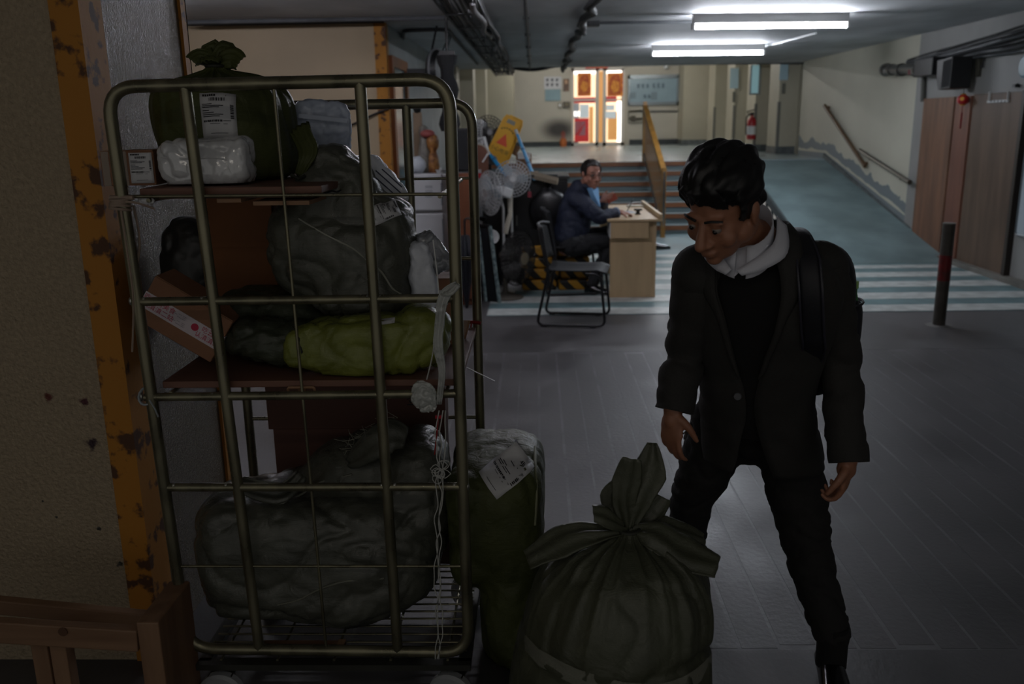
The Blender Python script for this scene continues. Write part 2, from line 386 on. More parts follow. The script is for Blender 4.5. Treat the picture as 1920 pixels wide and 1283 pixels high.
# --- staircase (grey-blue treads, brown nosings)
st = thing('staircase', 'seven wide grey-blue steps with brown nosings leading up to the platform', 'stairs', (.8, 12.9, 0))
M_nose = mat('brown_nosing', '7a4a28', .5, var=.35, vscale=5, stretch=(.7, 4, 4))
M_step = mat('step_paint', '5d6c6e', .5, var=.25, vscale=3); M_tread = mat('tread_edge', '9aa6a6', .4)
for k in range(7):
    y = 12.9+.3*k; s_ = MB().box2((-1.46, y, .14*k), (3.2, 14.72, .14*(k+1)-.004)).build('step', M_step, st)
    MB().box2((-1.46, y-.015, .14*(k+1)-.075), (3.2, y, .14*(k+1)-.006)).build('nosing', M_nose, s_)
    MB().box2((-1.46, y-.018, .14*(k+1)-.006), (3.2, y+.1, .14*(k+1)+.002)).build('tread_strip', M_tread, s_)

# --- ramp
rp = thing('ramp', 'worn grey-blue painted ramp along the right wall up to the platform', 'ramp', (4, 10, 0))
M_ramp = mat('ramp_paint', '7b9092', .55, var=.35, vscale=1.6, detail=9, bump=.1, bscale=20)
mb = MB(); V = []
for x0, x1, y, z in ((3.2, XR-.005, 10.0, .006), (3.4, XR-.005, 14.8, ZP+.002)): V += [(x0, y, z), (x1, y, z), (x0, y, z-.09), (x1, y, z-.09)]
mb.add(V, [(0, 1, 5, 4), (2, 6, 7, 3), (0, 4, 6, 2), (1, 3, 7, 5), (0, 2, 3, 1), (4, 5, 7, 6)]).build('ramp_slab', M_ramp, rp)
mb = MB(); V = []
for x0, y, z in ((3.17, 10.0, .03), (3.37, 14.8, ZP+.03)): V += [(x0, y, z), (x0+.035, y, z), (x0, y, z-.12), (x0+.035, y, z-.12)]
mb.add(V, [(0, 1, 5, 4), (2, 6, 7, 3), (0, 4, 6, 2), (1, 3, 7, 5), (0, 2, 3, 1), (4, 5, 7, 6)]).build('edge_curb', mat('dark_curb', '3e4647', .5), rp)
for k in range(12):
    t = .12+.075*k; y = 10+4.8*t; x = 3.19+.2*t
    MB().box2((x-.015, y-.015, 0), (x+.015, y+.015, .97*t)).build('post', mat('dark_post', '33383a', .5), rp)
mb = MB(); V = []
for y, z in ((10.4, .07), (14.8, ZP+.08)): V += [(XR-.03, y, z), (XR, y, z), (XR-.03, y, z-.1), (XR, y, z-.1)]
mb.add(V, [(0, 1, 5, 4), (2, 6, 7, 3), (0, 4, 6, 2), (1, 3, 7, 5), (0, 2, 3, 1), (4, 5, 7, 6)]).build('wall_curb', M_kick, rp)

# --- stair railing
rl = thing('stair_railing', 'orange and brown railing with vertical balusters in the middle of the steps', 'railing', (1.75, 13.6, 0))
M_yel = mat('orange_rail_paint', '9c7030', .45, var=.3, vscale=8)
A = Vector((1.78, 14.75, ZP)); B = Vector((1.80, 12.55, .0)); hgt = .87
def oblique(mb, a, b, w, h):
    V = [];
    for p in (a, b): V += [p+Vector((-w/2, 0, -h/2)), p+Vector((w/2, 0, -h/2)), p+Vector((w/2, 0, h/2)), p+Vector((-w/2, 0, h/2))]
    return mb.add(V, [(3, 2, 1, 0), (4, 5, 6, 7), (0, 1, 5, 4), (1, 2, 6, 5), (2, 3, 7, 6), (3, 0, 4, 7)])
up_ = Vector((0, 0, 1))
oblique(MB(), A+up_*hgt, B+up_*(hgt+.05), .075, .06).build('top_rail', M_yel, rl)
oblique(MB(), A+up_*.12, B+up_*.12, .04, .05).build('bottom_rail', M_steel, rl)
for p, h in ((A, .95), (B, .98)): MB().box2((p.x-.03, p.y-.03, p.z-.0), (p.x+.03, p.y+.03, p.z+h)).build('end_post', M_yel, rl)
for k in range(1, 13):
    p = A.lerp(B, k/13); MB().box2((p.x-.009, p.y-.012, p.z+.12), (p.x+.009, p.y+.012, p.z+hgt)).build('baluster', mat('brown_bar', '6d4e2a', .5), rl)
MB().tube([B+Vector((0, 0, .02)), B+Vector((0, -.03, .5)), B+Vector((0, -.02, .93))], .022).build('grab_post', M_steel, rl)

# --- handrails on right wall
M_pole = mat('brown_varnished_wood', '5b4229', .5, var=.3, vscale=10)
h1 = thing('handrail', 'brown wooden handrail sloping steeply on the cream wall above the ramp', 'handrail', (XR, 14, 1.2))
a = atX(1546, 198, XR-.06); b = atX(1622, 312, XR-.06)
MB().tube([a, b], .03, 10).build('rail', M_pole, h1)
for t in (.04, .96):
    p = a.lerp(b, t); MB().tube([p, p+Vector((.075, 0, 0))], .025, 8).build('bracket', M_pole, h1)
h2 = thing('handrail', 'grey steel handrail on two brackets low on the cream wall beside the plywood', 'handrail', (XR, 12, .8))
a = atX(1612, 282, XR-.08); b = atX(1706, 342, XR-.08)
MB().tube([a, b], .03, 10).build('rail', mat('tarnished_steel', '5d5850', .4, metal=.6), h2)
for t in (.18, .8):
    p = a.lerp(b, t); MB().tube([p, p+Vector((.03, 0, -.05)), p+Vector((.085, 0, -.05))], .014, 8).lathe([(.035, -.004), (.035, .004)], 12, frame_mat(p+Vector((.078, 0, -.05)), (0, 1, 0), (0, 0, 1))).build('bracket', M_pole, h2)

# --- plywood partition
pp = thing('plywood_partition', 'brown plywood partition of three upright boards on the right wall', 'partition', (XR, 10.3, 0))
M_ply = mat('plywood', '79543e', .55, var=.0, col2='614331', vscale=2.2, stretch=(4, 4, .5), detail=6)
M_ply2 = mat('brown_plywood', '5f4a3a', .55, col2='4d3c2e', vscale=2.2, stretch=(4, 4, .5), detail=6)
M_ply3 = mat('red_brown_plywood', '784c39', .55, col2='653e30', vscale=2.2, stretch=(4, 4, .5), detail=6)
ZT = 1.83
for (pa, pb, mm, dz) in ((1722, 1779, M_ply, 0), (1781, 1810, M_ply3, 0), (1813, 1908, M_ply2, .01)):
    y0 = atX(pb, 300, XR-.03).y; y1 = atX(pa, 300, XR-.03).y
    MB().box2((XR-.035, y0+.008, .055), (XR, y1-.008, ZT+dz)).build('board', mm, pp, bevel=.003, seg=1)
y0 = atX(1920, 300, XR-.03).y; y1 = atX(1908, 300, XR-.03).y
MB().box2((XR-.06, y1-.05, .055), (XR, y1+.005, ZT+.02)).build('end_stile', mat('dark_brown_paint', '2a211b', .5), pp)

# --- tubes: two visible lamps, then unseen ones added for their light
M_tube = mat('lit_tube', 'ffffff', .5, emit='eef4ff', estr=TUBE_NEAR); M_tube2 = mat('lit_tube_far', 'ffffff', .5, emit='eef4ff', estr=TUBE_FAR)
M_fix = mat('white_fixture', 'e4e4e2', .5)
def tube_light(a, b, m, label, top=ZC):
    a, b = Vector(a), Vector(b); c = (a+b)/2; L = (b-a).length; hx = L/2
    t = thing('tube_light', label, 'light', (c.x, c.y, top), math.atan2(b.y-a.y, b.x-a.x))
    dz = c.z-top
    MB().box2((-hx-.02, -.02, dz+.03), (hx+.02, .02, 0)).build('housing', M_fix, t, world=False, bevel=.006)
    MB().tube([(-hx, 0, dz), (hx, 0, dz)], .0165, 12).build('tube', m, t, world=False, smooth=40)
    for s in (-1, 1): MB().box((s*(hx+.012), 0, dz+.005), (.03, .05, .06)).build('lamp_holder', M_fix, t, world=False, bevel=.004)
    return t
tube_light(atZ(1302, 51, 2.48), atZ(1587, 48, 2.48), M_tube, 'large lit fluorescent tube on the ceiling, the nearer of two')
tube_light(atZ(1224, 102, 2.48), atZ(1430, 99.5, 2.48), M_tube2, 'lit fluorescent tube on the ceiling, farther and lower in view')
M_tube3 = mat('added_tube_upper', 'ffffff', .5, emit='fbf8f4', estr=ADDED_TUBE_UP)  # unseen tubes added to brighten the platform and back wall
for x, y in ((.4, 19.5), (2.9, 19.5), (.4, 22.8), (2.9, 22.8)):
    t = tube_light((x-.7, y, 3.25), (x+.7, y, 3.25), M_tube3, 'lit tube under the upper ceiling, hidden behind the ceiling edge', 3.35)
    t['group'] = 'added upper ceiling tubes'
tube_light((-3.6, 6.3, 2.51), (-2.1, 6.3, 2.51), mat('added_tube_left', 'ffffff', .5, emit='f6f4ff', estr=ADDED_TUBE_LEFT), 'lit tube under the ceiling of the left bay, above the frame')  # out of view, added to light the tan wall
tube_light((-.9, 6.4, 2.51), (.6, 6.4, 2.51), MATS['added_tube_left'], 'lit tube under the ceiling nearer the camera, above the frame')  # out of view, added to light desk and clutter from the front
tube_light((-.9, -.5, 2.51), (.6, -.5, 2.51), mat('added_tube_back', 'ffffff', .5, emit='fff4e6', estr=ADDED_TUBE_BACK), 'dim tube under the ceiling behind the camera')  # added front light for the sacks and trolley, never in view
# ================================================================ BACK WALL AND PLATFORM
def rect_on_back(x0, y0, x1, y1, Y, th):
    "front-facing box whose face is at depth Y, given by two photo corners"
    a = at(x0, y0, Y); b = at(x1, y1, Y); return (min(a.x, b.x), Y, min(a.z, b.z)), (max(a.x, b.x), Y+th, max(a.z, b.z))
def back_box(mb, x0, y0, x1, y1, Y, th): a, b = rect_on_back(x0, y0, x1, y1, Y, th); return mb.box2(a, b)
YW = YB-.012
# glazed double door, lit from the shop or office behind
d1 = thing('door_1', None, None, (1.8, YB, ZP)); struct(d1)
M_lit = mat('lit_room', 'f2d9b8', .6, emit='ffe0b8', estr=1.15); M_al = mat('aluminium_frame', 'c9c4bb', .4)
M_glow = mat('backlit_white_pane', 'ffffff', .5, emit='fff6ea', estr=2.6)
M_litw = mat('lit_wood', 'd6a468', .5, emit='d09050', estr=.55); M_litr = mat('red_lit_paint', 'a8282a', .5, emit='a02020', estr=.5); M_litg = mat('grey_lit_panel', '86888c', .5, emit='70757c', estr=.5)
back_box(MB(), 1074, 132, 1169, 271, YW-.01, .02).build('lit_interior', M_lit, d1)
mb = MB()
for r in ((1072, 128, 1076, 274), (1117, 128, 1122, 274), (1131, 128, 1136, 274), (1166, 128, 1170, 274), (1072, 128, 1170, 132), (1072, 268, 1170, 274), (1074, 186, 1118, 189), (1134, 186, 1168, 188)): back_box(mb, *r, YW-.06, .05)
mb.build('door_frame', M_al, d1)
back_box(MB(), 1075, 131, 1117, 138, YW-.03, .015).build('pane', M_glow, d1); back_box(MB(), 1133, 131, 1168, 138, YW-.03, .015).build('pane', M_glow, d1)
for r, m in (((1122, 134, 1131, 270), M_litw), ((1105, 200, 1112, 268), M_litw), ((1140, 210, 1158, 262), M_litw), ((1158, 190, 1167, 268), M_glow), ((1076, 183, 1116, 193), M_litr), ((1134, 181, 1156, 191), M_litr),
             ((1076, 194, 1086, 222), M_litg), ((1077, 222, 1104, 266), M_litr), ((1077, 228, 1098, 254), M_litg), ((1075, 209, 1087, 218), M_glow)):
    back_box(MB(), *r, YW-.026, .012).build('interior_panel', m, d1)
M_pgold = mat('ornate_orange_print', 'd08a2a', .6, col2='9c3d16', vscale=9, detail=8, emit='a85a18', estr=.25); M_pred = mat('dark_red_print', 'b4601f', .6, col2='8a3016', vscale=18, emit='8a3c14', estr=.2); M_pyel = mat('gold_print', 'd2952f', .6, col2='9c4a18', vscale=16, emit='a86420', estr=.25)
for (x0, x1, lab) in ((1083, 1108, 'ornate orange and gold picture on the left door leaf'), (1139, 1168, 'ornate orange and gold picture on the right door leaf')):
    a, b = rect_on_back(x0, 137, x1, 180, YW-.075, .006); t = thing('door_picture', lab, 'poster', ((a[0]+b[0])/2, a[1], a[2]), group='pictures on the glass door')
    MB().box2(a, b).build('picture_sheet', M_pgold, t)
    cx, cz, w, h = (a[0]+b[0])/2, (a[2]+b[2])/2, (b[0]-a[0]), b[2]-a[2]
    ar = [(-w*.36, -h*.4)]+[(w*.36*math.cos(q), h*.18+h*.24*math.sin(q)) for q in [math.pi-i*math.pi/10 for i in range(11)]]+[(w*.36, -h*.4)]
    MB().prism(ar[::-1], frame_mat((cx, a[1], cz), (1, 0, 0), (0, 0, 1)), .004).build('arch_print', M_pred, t)
    MB().lathe([(.001, -.008), (w*.26, -.006), (w*.26, -.004)], 14, frame_mat((cx, a[1]-.002, cz-h*.08), (1, 0, 0), (0, 0, 1)) @ Matrix.Diagonal((1, 1.5, -1, 1))).build('oval_print', M_pyel, t)
for r, lab in (((1087, 196, 1104, 221), 'white notice taped inside the left door leaf'), ((1137, 197, 1152, 207), 'small white notice on the right door leaf, upper one'), ((1135, 209, 1155, 222), 'pale notice on the right door leaf, lower one')):
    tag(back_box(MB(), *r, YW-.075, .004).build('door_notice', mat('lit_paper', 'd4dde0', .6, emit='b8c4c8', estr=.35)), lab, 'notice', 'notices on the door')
bn = thing('red_banner', 'small red banner with gold print above the glass door', 'banner', tuple(at(1118, 127, YW)))
back_box(MB(), 1098, 120, 1140, 128, YW-.09, .01).build('cloth', mat('bright_red', 'c02518', .5), bn)
mb = MB()
for k in range(4): back_box(mb, 1104+k*8.5, 121.5, 1109.5+k*8.5, 126.5, YW-.095, .006)
mb.build('gold_print', mat('gold', 'd6a03c', .4), bn)
t = thing('notice_sheet', 'white sheet with six small dark pictures left of the glass door', 'notice', tuple(at(1036, 156, YW)))
back_box(MB(), 1020, 144, 1053, 167, YW-.02, .015).build('sheet', M_paper, t)
mb = MB()
for i in range(3):
    for j in range(2):
        for q, (dx, dy, w, h) in enumerate(((0, 0, 4.5, 2.6), (rng.uniform(-.6, .6), 2.6, 2.6, 2.4))): back_box(mb, 1025+9*i+dx-w/2+1.4, 149+9*j+dy-h/2, 1025+9*i+dx+w/2+1.4, 149+9*j+dy+h/2, YW-.023, .004)
mb.build('picture_print', mat('dark_blue_print', '2a2634', .6), t)
tag(back_box(MB(), 1022, 168, 1051, 189, YW-.02, .015).build('notice_sheet', mat('pale_blue_sheet', '86a3ac', .5, var=.15, vscale=3)), 'pale blue sheet under the white six-picture sheet', 'notice')
t = thing('wall_picture', 'small brown portrait picture beside the white six-picture sheet', 'picture', tuple(at(1061, 170, YW)))
back_box(MB(), 1056, 148, 1067, 171, YW-.02, .015).build('frame', mat('brown_print', '7b5a44', .5, col2='4f3d33', vscale=12), t); back_box(MB(), 1059, 150, 1064, 157, YW-.024, .006).build('light_patch', mat('skin_print', 'c09a78', .6), t)
t = thing('switch_box', 'dark square electrical box on the wall left of the glass door', 'switch', tuple(at(1062, 201, YW)))
back_box(MB(), 1056, 191, 1068.5, 202, YW-.07, .06).build('box', mat('dark_box', '4a4438', .5), t, bevel=.008); back_box(MB(), 1059, 193, 1066, 199, YW-.078, .012).build('cover', mat('brass_grey', '6d6448', .4), t)
t = thing('switch_box', 'pale square switch plate beside the dark electrical box', 'switch', tuple(at(1050, 203, YW)))
back_box(MB(), 1046, 193, 1054, 203, YW-.03, .02).build('plate', mat('pale_plate', '8d8676', .5), t, bevel=.006); back_box(MB(), 1048, 195, 1052, 200, YW-.036, .008).build('rocker', M_wht, t)

nb = thing('notice_board', 'glazed blue notice board in a grey metal frame right of the door', 'notice board', tuple(at(1228, 195, YW)))
back_box(MB(), 1180, 144, 1271, 194, YW-.03, .02).build('board_sheet', mat('blue_board', '8fa6b0', .25, var=.1, vscale=2), nb)
mb = MB()
for r in ((1178, 141, 1275, 146), (1178, 192, 1275, 196), (1178, 141, 1181, 196), (1270, 141, 1275, 196)): back_box(mb, *r, YW-.07, .06)
mb.build('metal_frame', mat('dull_aluminium', '7b8386', .35, metal=.6), nb)
mb = MB()
for x0, n, y, hh in ((1194, 3, 158, 7), (1223, 3, 157, 8), (1206, 2, 178, 6)):
    for k in range(n):
        for q in range(3): back_box(mb, x0+8.5*k+rng.uniform(0, 1), y+q*hh/3, x0+8.5*k+6.5-rng.uniform(0, 2), y+q*hh/3+1.6, YW-.034, .003)
        back_box(mb, x0+8.5*k+2.6, y-1, x0+8.5*k+4, y+hh+1, YW-.034, .003)
mb.build('faded_lettering', mat('grey_blue_print', '5b6e78', .6), nb)
for r in ((1181, 173, 1192, 185), (1221, 173, 1232, 187)): back_box(MB(), *r, YW-.036, .005).build('pinned_sheet', mat('grey_blue_sheet', '74868e', .6), nb)
t = thing('junction_box', 'small wall frame with pipes and gauges under the notice board', 'junction box', tuple(at(1192, 220, YW)))
mb = MB()
for r in ((1178, 208, 1206, 210), (1178, 230, 1206, 231.5), (1178, 208, 1179.5, 231), (1204.5, 208, 1206, 231)): back_box(mb, *r, YW-.03, .03)
mb.build('frame', mat('frame_grey', '77766a', .5), t)
p = [at(x, y, YW-.05) for x, y in ((1180, 222), (1188, 221), (1192, 223), (1204, 222))]
MB().tube(p, .03, 8).box(at(1187, 222, YW-.05), (.12, .07, .14)).tube([at(1180, 209, YW-.03), at(1204, 207, YW-.03)], .025, 8).build('pipework', mat('dark_brass', '4b463a', .4, metal=.5), t)
t = thing('wall_cable', 'loose black cable sagging across the tan wall behind the trolley', 'cable', tuple(at(700, 220, 8.97)))
MB().tube(spline([at(610, 250, 8.96), at(655, 236, 8.96), at(700, 215, 8.96), at(738, 200, 8.95)]), .011, 6).build('cable', M_cable, t, smooth=60)
t = thing('wall_conduit', 'thin grey conduit bending round the notice board', 'conduit', tuple(at(1280, 200, YW)))
MB().tube(round_path([at(1200, 209, YW-.03), at(1283, 208, YW-.03), at(1286, 128, YW-.03)], .15), .02, 8).build('pipe', M_pipe, t)
MB().tube(round_path([at(1292, 124, YW-.03), at(1291, 208, YW-.03)], .15), .03, 8).build('riser_pipe', M_pipe, t)
t = thing('wall_box', 'tall narrow dark box on the back wall beside the corner', 'box', tuple(at(1294, 242, YW)))
back_box(MB(), 1289.5, 183, 1297.5, 242, YW-.12, .12).build('body', mat('dark_grey_box', '3d3e3b', .5), t, bevel=.01); back_box(MB(), 1291, 186, 1296, 239, YW-.128, .01).build('cover', mat('darker_grey', '2f302e', .5), t)
t = thing('security_camera', 'small white security camera high on the back wall', 'camera', tuple(at(1249, 125, YW)))
MB().ell(at(1249, 125, YW-.12), (.07, .09, .07)).build('camera_body', M_wht, t, smooth=180); MB().tube([at(1249, 125, YW-.12), at(1254, 121, YW)], .02, 8).build('bracket', M_wht, t)
# small cone-like orange ornament on the platform
c = atZ(1056, 274, ZP); c.y = YB-.45; s_ = at(1056, 273, c.y)
t = thing('incense_pot', 'small orange pot with red sticks against the foot of the back wall', 'pot', (s_.x, c.y, ZP))
MB().lathe([(.075, 0), (.085, .02), (.1, .14), (.075, .2), (.085, .22)], 14).build('pot', mat('orange_clay', 'b5622c', .5), t, world=False, smooth=50)
for k in range(3): MB().tube([(-.03+.03*k, 0, .15), (-.045+.045*k, 0, .42-.03*abs(k-1))], .012, 6).build('stick', mat('red_stick', 'a04030', .6), t, world=False)
# fire extinguisher on the right
y = 18.4; p = at(1408, 262, y)
t = thing('fire_extinguisher', 'red fire extinguisher with white label hung on the right wall', 'fire extinguisher', (p.x, y, p.z), .2)
MB().lathe([(.01, 0), (.085, .01), (.09, .03), (.09, .36), (.06, .43), (.03, .45), (.03, .48)], 18).build('cylinder', mat('extinguisher_red', 'a3141f', .3, spec=.7), t, world=False, smooth=40)
MB().lathe([(.092, .1), (.092, .27)], 18).build('label', M_wht, t, world=False, smooth=60)
MB().box((0, 0, .51), (.05, .05, .06)).box((-.04, 0, .57), (.16, .03, .02), (0, -.25, 0)).box((-.05, 0, .52), (.12, .03, .015)).build('valve_handle', M_black, t, world=False)
MB().box((0, .085, .3), (.12, .03, .05)).build('wall_bracket', M_black, t, world=False)
MB().tube(spline([(0.02, 0, .5), (-.12, -.02, .46), (-.13, -.02, .25), (-.12, -.02, .1)]), .014, 8).build('hose', M_black, t, world=False, smooth=60)
# things on the right pilasters
for px0, px1, y0, y1, yy, lab in ((1370, 1384, 128, 166, 20.25, 'pale blue notice on the far pilaster'), (1463, 1477, 116, 150, 16.85, 'pale blue notice on the nearest pilaster')):
    tag(back_box(MB(), px0, y0, px1, y1, yy, .01).build('wall_notice', mat('sky_sheet', 'a9c3cc', .5)), lab, 'notice')
    tag(back_box(MB(), px0+4, y1+6, px0+9, y1+26, yy, .01).build('small_sign', mat('dark_sign', '6a6a60', .5)), lab.replace('pale blue notice', 'small grey sign below the notice'), 'sign')
w1 = thing('window_1', None, None, (XR, 18.2, 1.8)); struct(w1)
a = at(1404, 178, 18.49); b = at(1427, 122, 18.49)
MB().box2((a.x, 18.44, a.z), (b.x, 18.5, b.z)).build('window_frame', mat('window_aluminium', '858a88', .4), w1)
MB().box2((a.x+.03, 18.425, a.z+.03), (b.x-.05, 18.445, b.z)).build('pane', mat('daylight_glass', '7ea0a6', .1, emit='8fb6bd', estr=.35, spec=.9), w1)

# ================================================================ RIGHT WALL THINGS
XW = XR
t = thing('loudspeaker', 'black wedge-shaped loudspeaker on the right wall above the plywood', 'speaker', tuple(atX(1784, 140, XW-.15)))
c0 = atX(1790, 138, XW-.16)
poly = [(-.17, .15), (.2, .17), (.2, -.16), (-.08, -.17), (-.15, -.03)]
MB().prism(poly, frame_mat(c0+Vector((0, .0, 0)), (0, -1, 0), (0, 0, 1)) @ Matrix.Translation((0, 0, -.09)), .22).build('cabinet', M_black, t, bevel=.008)
MB().prism([(-.01, .13), (.19, .15), (.19, -.14), (-.01, -.15)], frame_mat(c0, (0, -1, 0), (0, 0, 1)) @ Matrix.Translation((0, 0, .13)) @ Matrix.Diagonal((1, 1, -1, 1)), .01).build('grille', M_blackmat, t)
MB().tube([c0+Vector((.06, 0, .1)), c0+Vector((.15, 0, .16))], .02, 8).build('wall_mount', M_pipe, t)
lt = thing('lantern', 'small red and gold paper lantern hanging before the plywood', 'lantern', tuple(atX(1806, 187, XW-.1)))
c0 = atX(1806, 187, XW-.1); MB().ell(c0, (.062, .062, .055), 16, 10).build('globe', mat('lantern_red', 'a5121a', .35), lt, smooth=180)
for s in (-1, 1): MB().lathe([(.025, -.008), (.03, 0), (.025, .008)], 12, Matrix.Translation(c0+Vector((0, 0, .053*s)))).build('cap', mat('lantern_gold', 'c08a35', .35, metal=.4), lt)
MB().lathe([(.001, -.004), (.022, 0), (.022, .004)], 12, frame_mat(c0+Vector((-.035, -.048, .01)), (1, -.7, 0), (0, 0, 1))).build('gold_print', MATS['lantern_gold'], lt)
MB().tube([c0+Vector((0, 0, .05)), atX(1808, 160, XW-.06), atX(1812, 152, XW-.05), atX(1818, 148, XW-.02)], .004, 6).build('cord', M_cable, lt)
MB().tube([c0+Vector((0, 0, -.06)), c0+Vector((0, 0, -.14))], .004, 6).box(c0+Vector((0, 0, -.22)), (.014, .014, .17)).build('tassel', mat('tassel_red', '6d1414', .8), lt)
t = thing('cable_box', 'narrow dark plate with a looped cable on the wall right of the loudspeaker', 'box', tuple(atX(1833, 128, XW)))
a = atX(1828, 144, XW-.03); b = atX(1838, 110, XW-.03)
MB().box2((XW-.035, b.y, a.z), (XW, a.y, b.z)).build('plate', mat('olive_plate', '3c3a30', .6), t, bevel=.004)
MB().tube(spline([atX(1838, 124, XW-.04), atX(1842, 126, XW-.03), atX(1845, 112, XW-.02), atX(1846, 104, XW-.02)]), .009, 6).build('cable', M_cable, t)
t = thing('hook_rack', 'white plastic hook rack hung at the top of the plywood', 'rack', tuple(atX(1870, 185, XW-.06)))
def rwbox(mb, x0, y0, x1, y1, X, th): a = atX(x0, y1, X); b = atX(x1, y0, X); return mb.box2((X, b.y, a.z), (X+th, a.y, b.z))
mb = MB(); [rwbox(mb, *r, XW-.055, .02) for r in ((1852, 172, 1855, 192), (1887, 172, 1890, 192), (1850, 187, 1890, 193))]; mb.build('frame', M_wht, t)
for k in range(5): rwbox(MB(), 1856+6.5*k, 188.5, 1859.5+6.5*k, 191.5, XW-.058, .006).build('hole', mat('grey_hole', '6a6b6e', .6), t)
t = thing('wall_hook', 'small black clip on the wall above the right end of the plywood', 'hook', tuple(atX(1905, 160, XW)))
MB().box(atX(1905, 161, XW-.03), (.05, .05, .03)).tube([atX(1902, 163, XW-.03), atX(1908, 158, XW-.03)], .012, 6).build('clip', M_black, t)
t = thing('wall_gauge', 'pale blue round plate cut by the right edge high on the wall', 'plate', tuple(atX(1921, 124, XW)))
MB().lathe([(.11, 0), (.11, .02), (.09, .03)], 20, frame_mat(atX(1925, 124, XW-.002), (0, -1, 0), (0, 0, 1)) @ Matrix.Diagonal((1, 1, 1, 1))).build('disc', mat('pale_blue_disc', '6f8791', .4), t)
t = thing('white_board', 'white board with rounded corners at the right edge beside the plywood', 'board', tuple(atX(1915, 430, XW)))
a = atX(1905, 440, XW-.03); zt = 1.75; yb = a.y; R = .05
poly = [(0, zt-.0), ]
pl = []
for cx, cz, a0 in ((yb-R, a.z+R, -90), (yb-R, zt-R, 0), (7.7+R, zt-R, 90), (7.7+R, a.z+R, 180)):
    pl += [(cx+R*math.cos(math.radians(a0+q)), cz+R*math.sin(math.radians(a0+q))) for q in (0, 30, 60, 90)]
MB().prism(pl, Matrix.Translation((XW-.036, 0, 0)) @ Matrix(((0, 0, 1), (1, 0, 0), (0, 1, 0))).to_4x4(), .03).build('board_sheet', mat('board_white', 'a9b4bb', .3), t)
mb = MB().tube([Vector((XW-.036, y, z)) for y, z in pl], .012, 6, closed=True); mb.build('board_edge', mat('board_edge_grey', '5c6468', .4), t)
# pipe valve cluster under the ceiling
t = thing('pipe_valve', 'cluster of grey pipes and valves under the ceiling at the right corner', 'pipes', tuple(atX(1700, 130, XW-.1)))
X_ = XW-.13
MB().tube([atX(1660, 131, X_), atX(1755, 128, X_)], .06, 12).build('main_pipe', mat('galvanised', '6d6c68', .35, metal=.7), t, smooth=40)
for px, r in ((1662, .085), (1672, .075), (1690, .08), (1722, .085)):
    p = atX(px, 131, X_); MB().lathe([(r, -.03), (r, .03)], 14, frame_mat(p, (1, 0, 0), (0, 0, 1))).build('flange', MATS['galvanised'], t, smooth=40)
MB().ell(atX(1663, 134, X_-.03), (.05, .07, .055)).build('valve_bulb', M_steel, t, smooth=180)
MB().box(atX(1718, 134, X_-.02), (.08, .3, .06)).build('red_tag', mat('dull_red', '5d2224', .6), t)
MB().box(atX(1743, 126, X_-.02), (.16, .5, .2)).build('dark_box', M_black, t, bevel=.01)
MB().tube([atX(1732, 135, XW-.03), atX(1730, 190, XW-.03)], .03, 8).build('down_pipe', mat('down_pipe_grey', '4b4b45', .6), t)

# ================================================================ CEILING SERVICES
tray = thing('cable_tray', 'grey cable tray running along the ceiling above the left side', 'cable tray', (-.55, 10, ZC))
for x in (-.70, -.40): MB().box2((x-.008, 3, ZC-.14), (x+.008, YC-.1, ZC-.07)).build('side_rail', M_pipe, tray)
for k in range(14): MB().box2((-.70, 3.3+k, ZC-.14), (-.40, 3.36+k, ZC-.13)).build('rung', M_pipe, tray)
for k in range(7): MB().box2((-.56, 3.8+2*k, ZC-.13), (-.53, 3.82+2*k, ZC)).build('hanger', M_pipe, tray)
for k in range(8):
    x = -.675+.035*k; r = random.uniform(.010, .017); m = (M_cable, M_gcable, M_pipe)[k % 3]
    pts = spline([(x+random.uniform(-.02, .02), 3+1.25*i, ZC-.115+random.uniform(-.005, .03)) for i in range(11)]+[(x, YC-.15, ZC-.1)], 4)
    tag(MB().tube(pts, r, 6).build('ceiling_cable', m, smooth=60), 'dark cable lying among others along the ceiling cable tray', 'cable', 'cables along the tray')
for k in range(3):
    pts = spline([(-.44+.035*k+random.uniform(-.03, .03), 3+1.*i, ZC-.1-random.uniform(0, .05)) for i in range(14)], 4)
    tag(MB().tube(pts, .014, 6).build('ceiling_cable', M_cable, smooth=60), 'slack black cable drooping beside the ceiling cable tray', 'cable', 'slack cables by the tray')
t = thing('wrapped_cable', 'crumpled grey tape wrapped round the tray cables', 'wrap', (-.45, 8.5, ZC-.08))
MB().tube(spline([(-.44+random.uniform(-.03, .03), 6.6+.5*i, ZC-.13+random.uniform(-.02, .02)) for i in range(9)], 4), .025, 7).build('tape_wrap', mat('grey_tape', '6f6e72', .5, var=.4, vscale=20), t, smooth=60)
pts = [(.48+random.uniform(-.045, .045), 4+.42*i, ZC-.04-random.uniform(0, .05)) for i in range(30)]
t = thing('cable_bundle', 'thick dark uneven cable bundle along the middle of the ceiling', 'cable', (.48, 10, ZC))
MB().tube(spline(pts, 3), .035, 7).build('bundle', M_cable, t, smooth=60); MB().tube(spline([(p[0]+random.uniform(-.05, .05), p[1], p[2]-.02) for p in pts], 3), .014, 6).build('loose_wire', M_cable, t, smooth=60)
t = thing('ceiling_conduit', 'thin straight conduit on the ceiling between tray and dark bundle', 'conduit', (-.07, 10, ZC))
MB().tube([(-.06, 3, ZC-.02), (-.09, YC-.1, ZC-.02)], .016, 8).build('pipe', M_pipe, t)
for k in range(8): MB().box((-.065-.004*k, 4+1.6*k, ZC-.012), (.06, .03, .03)).build('clip', M_pipe, t)
t = thing('ceiling_conduit', 'thin conduit leading across the ceiling to the nearer tube', 'conduit', (1, 9, ZC))
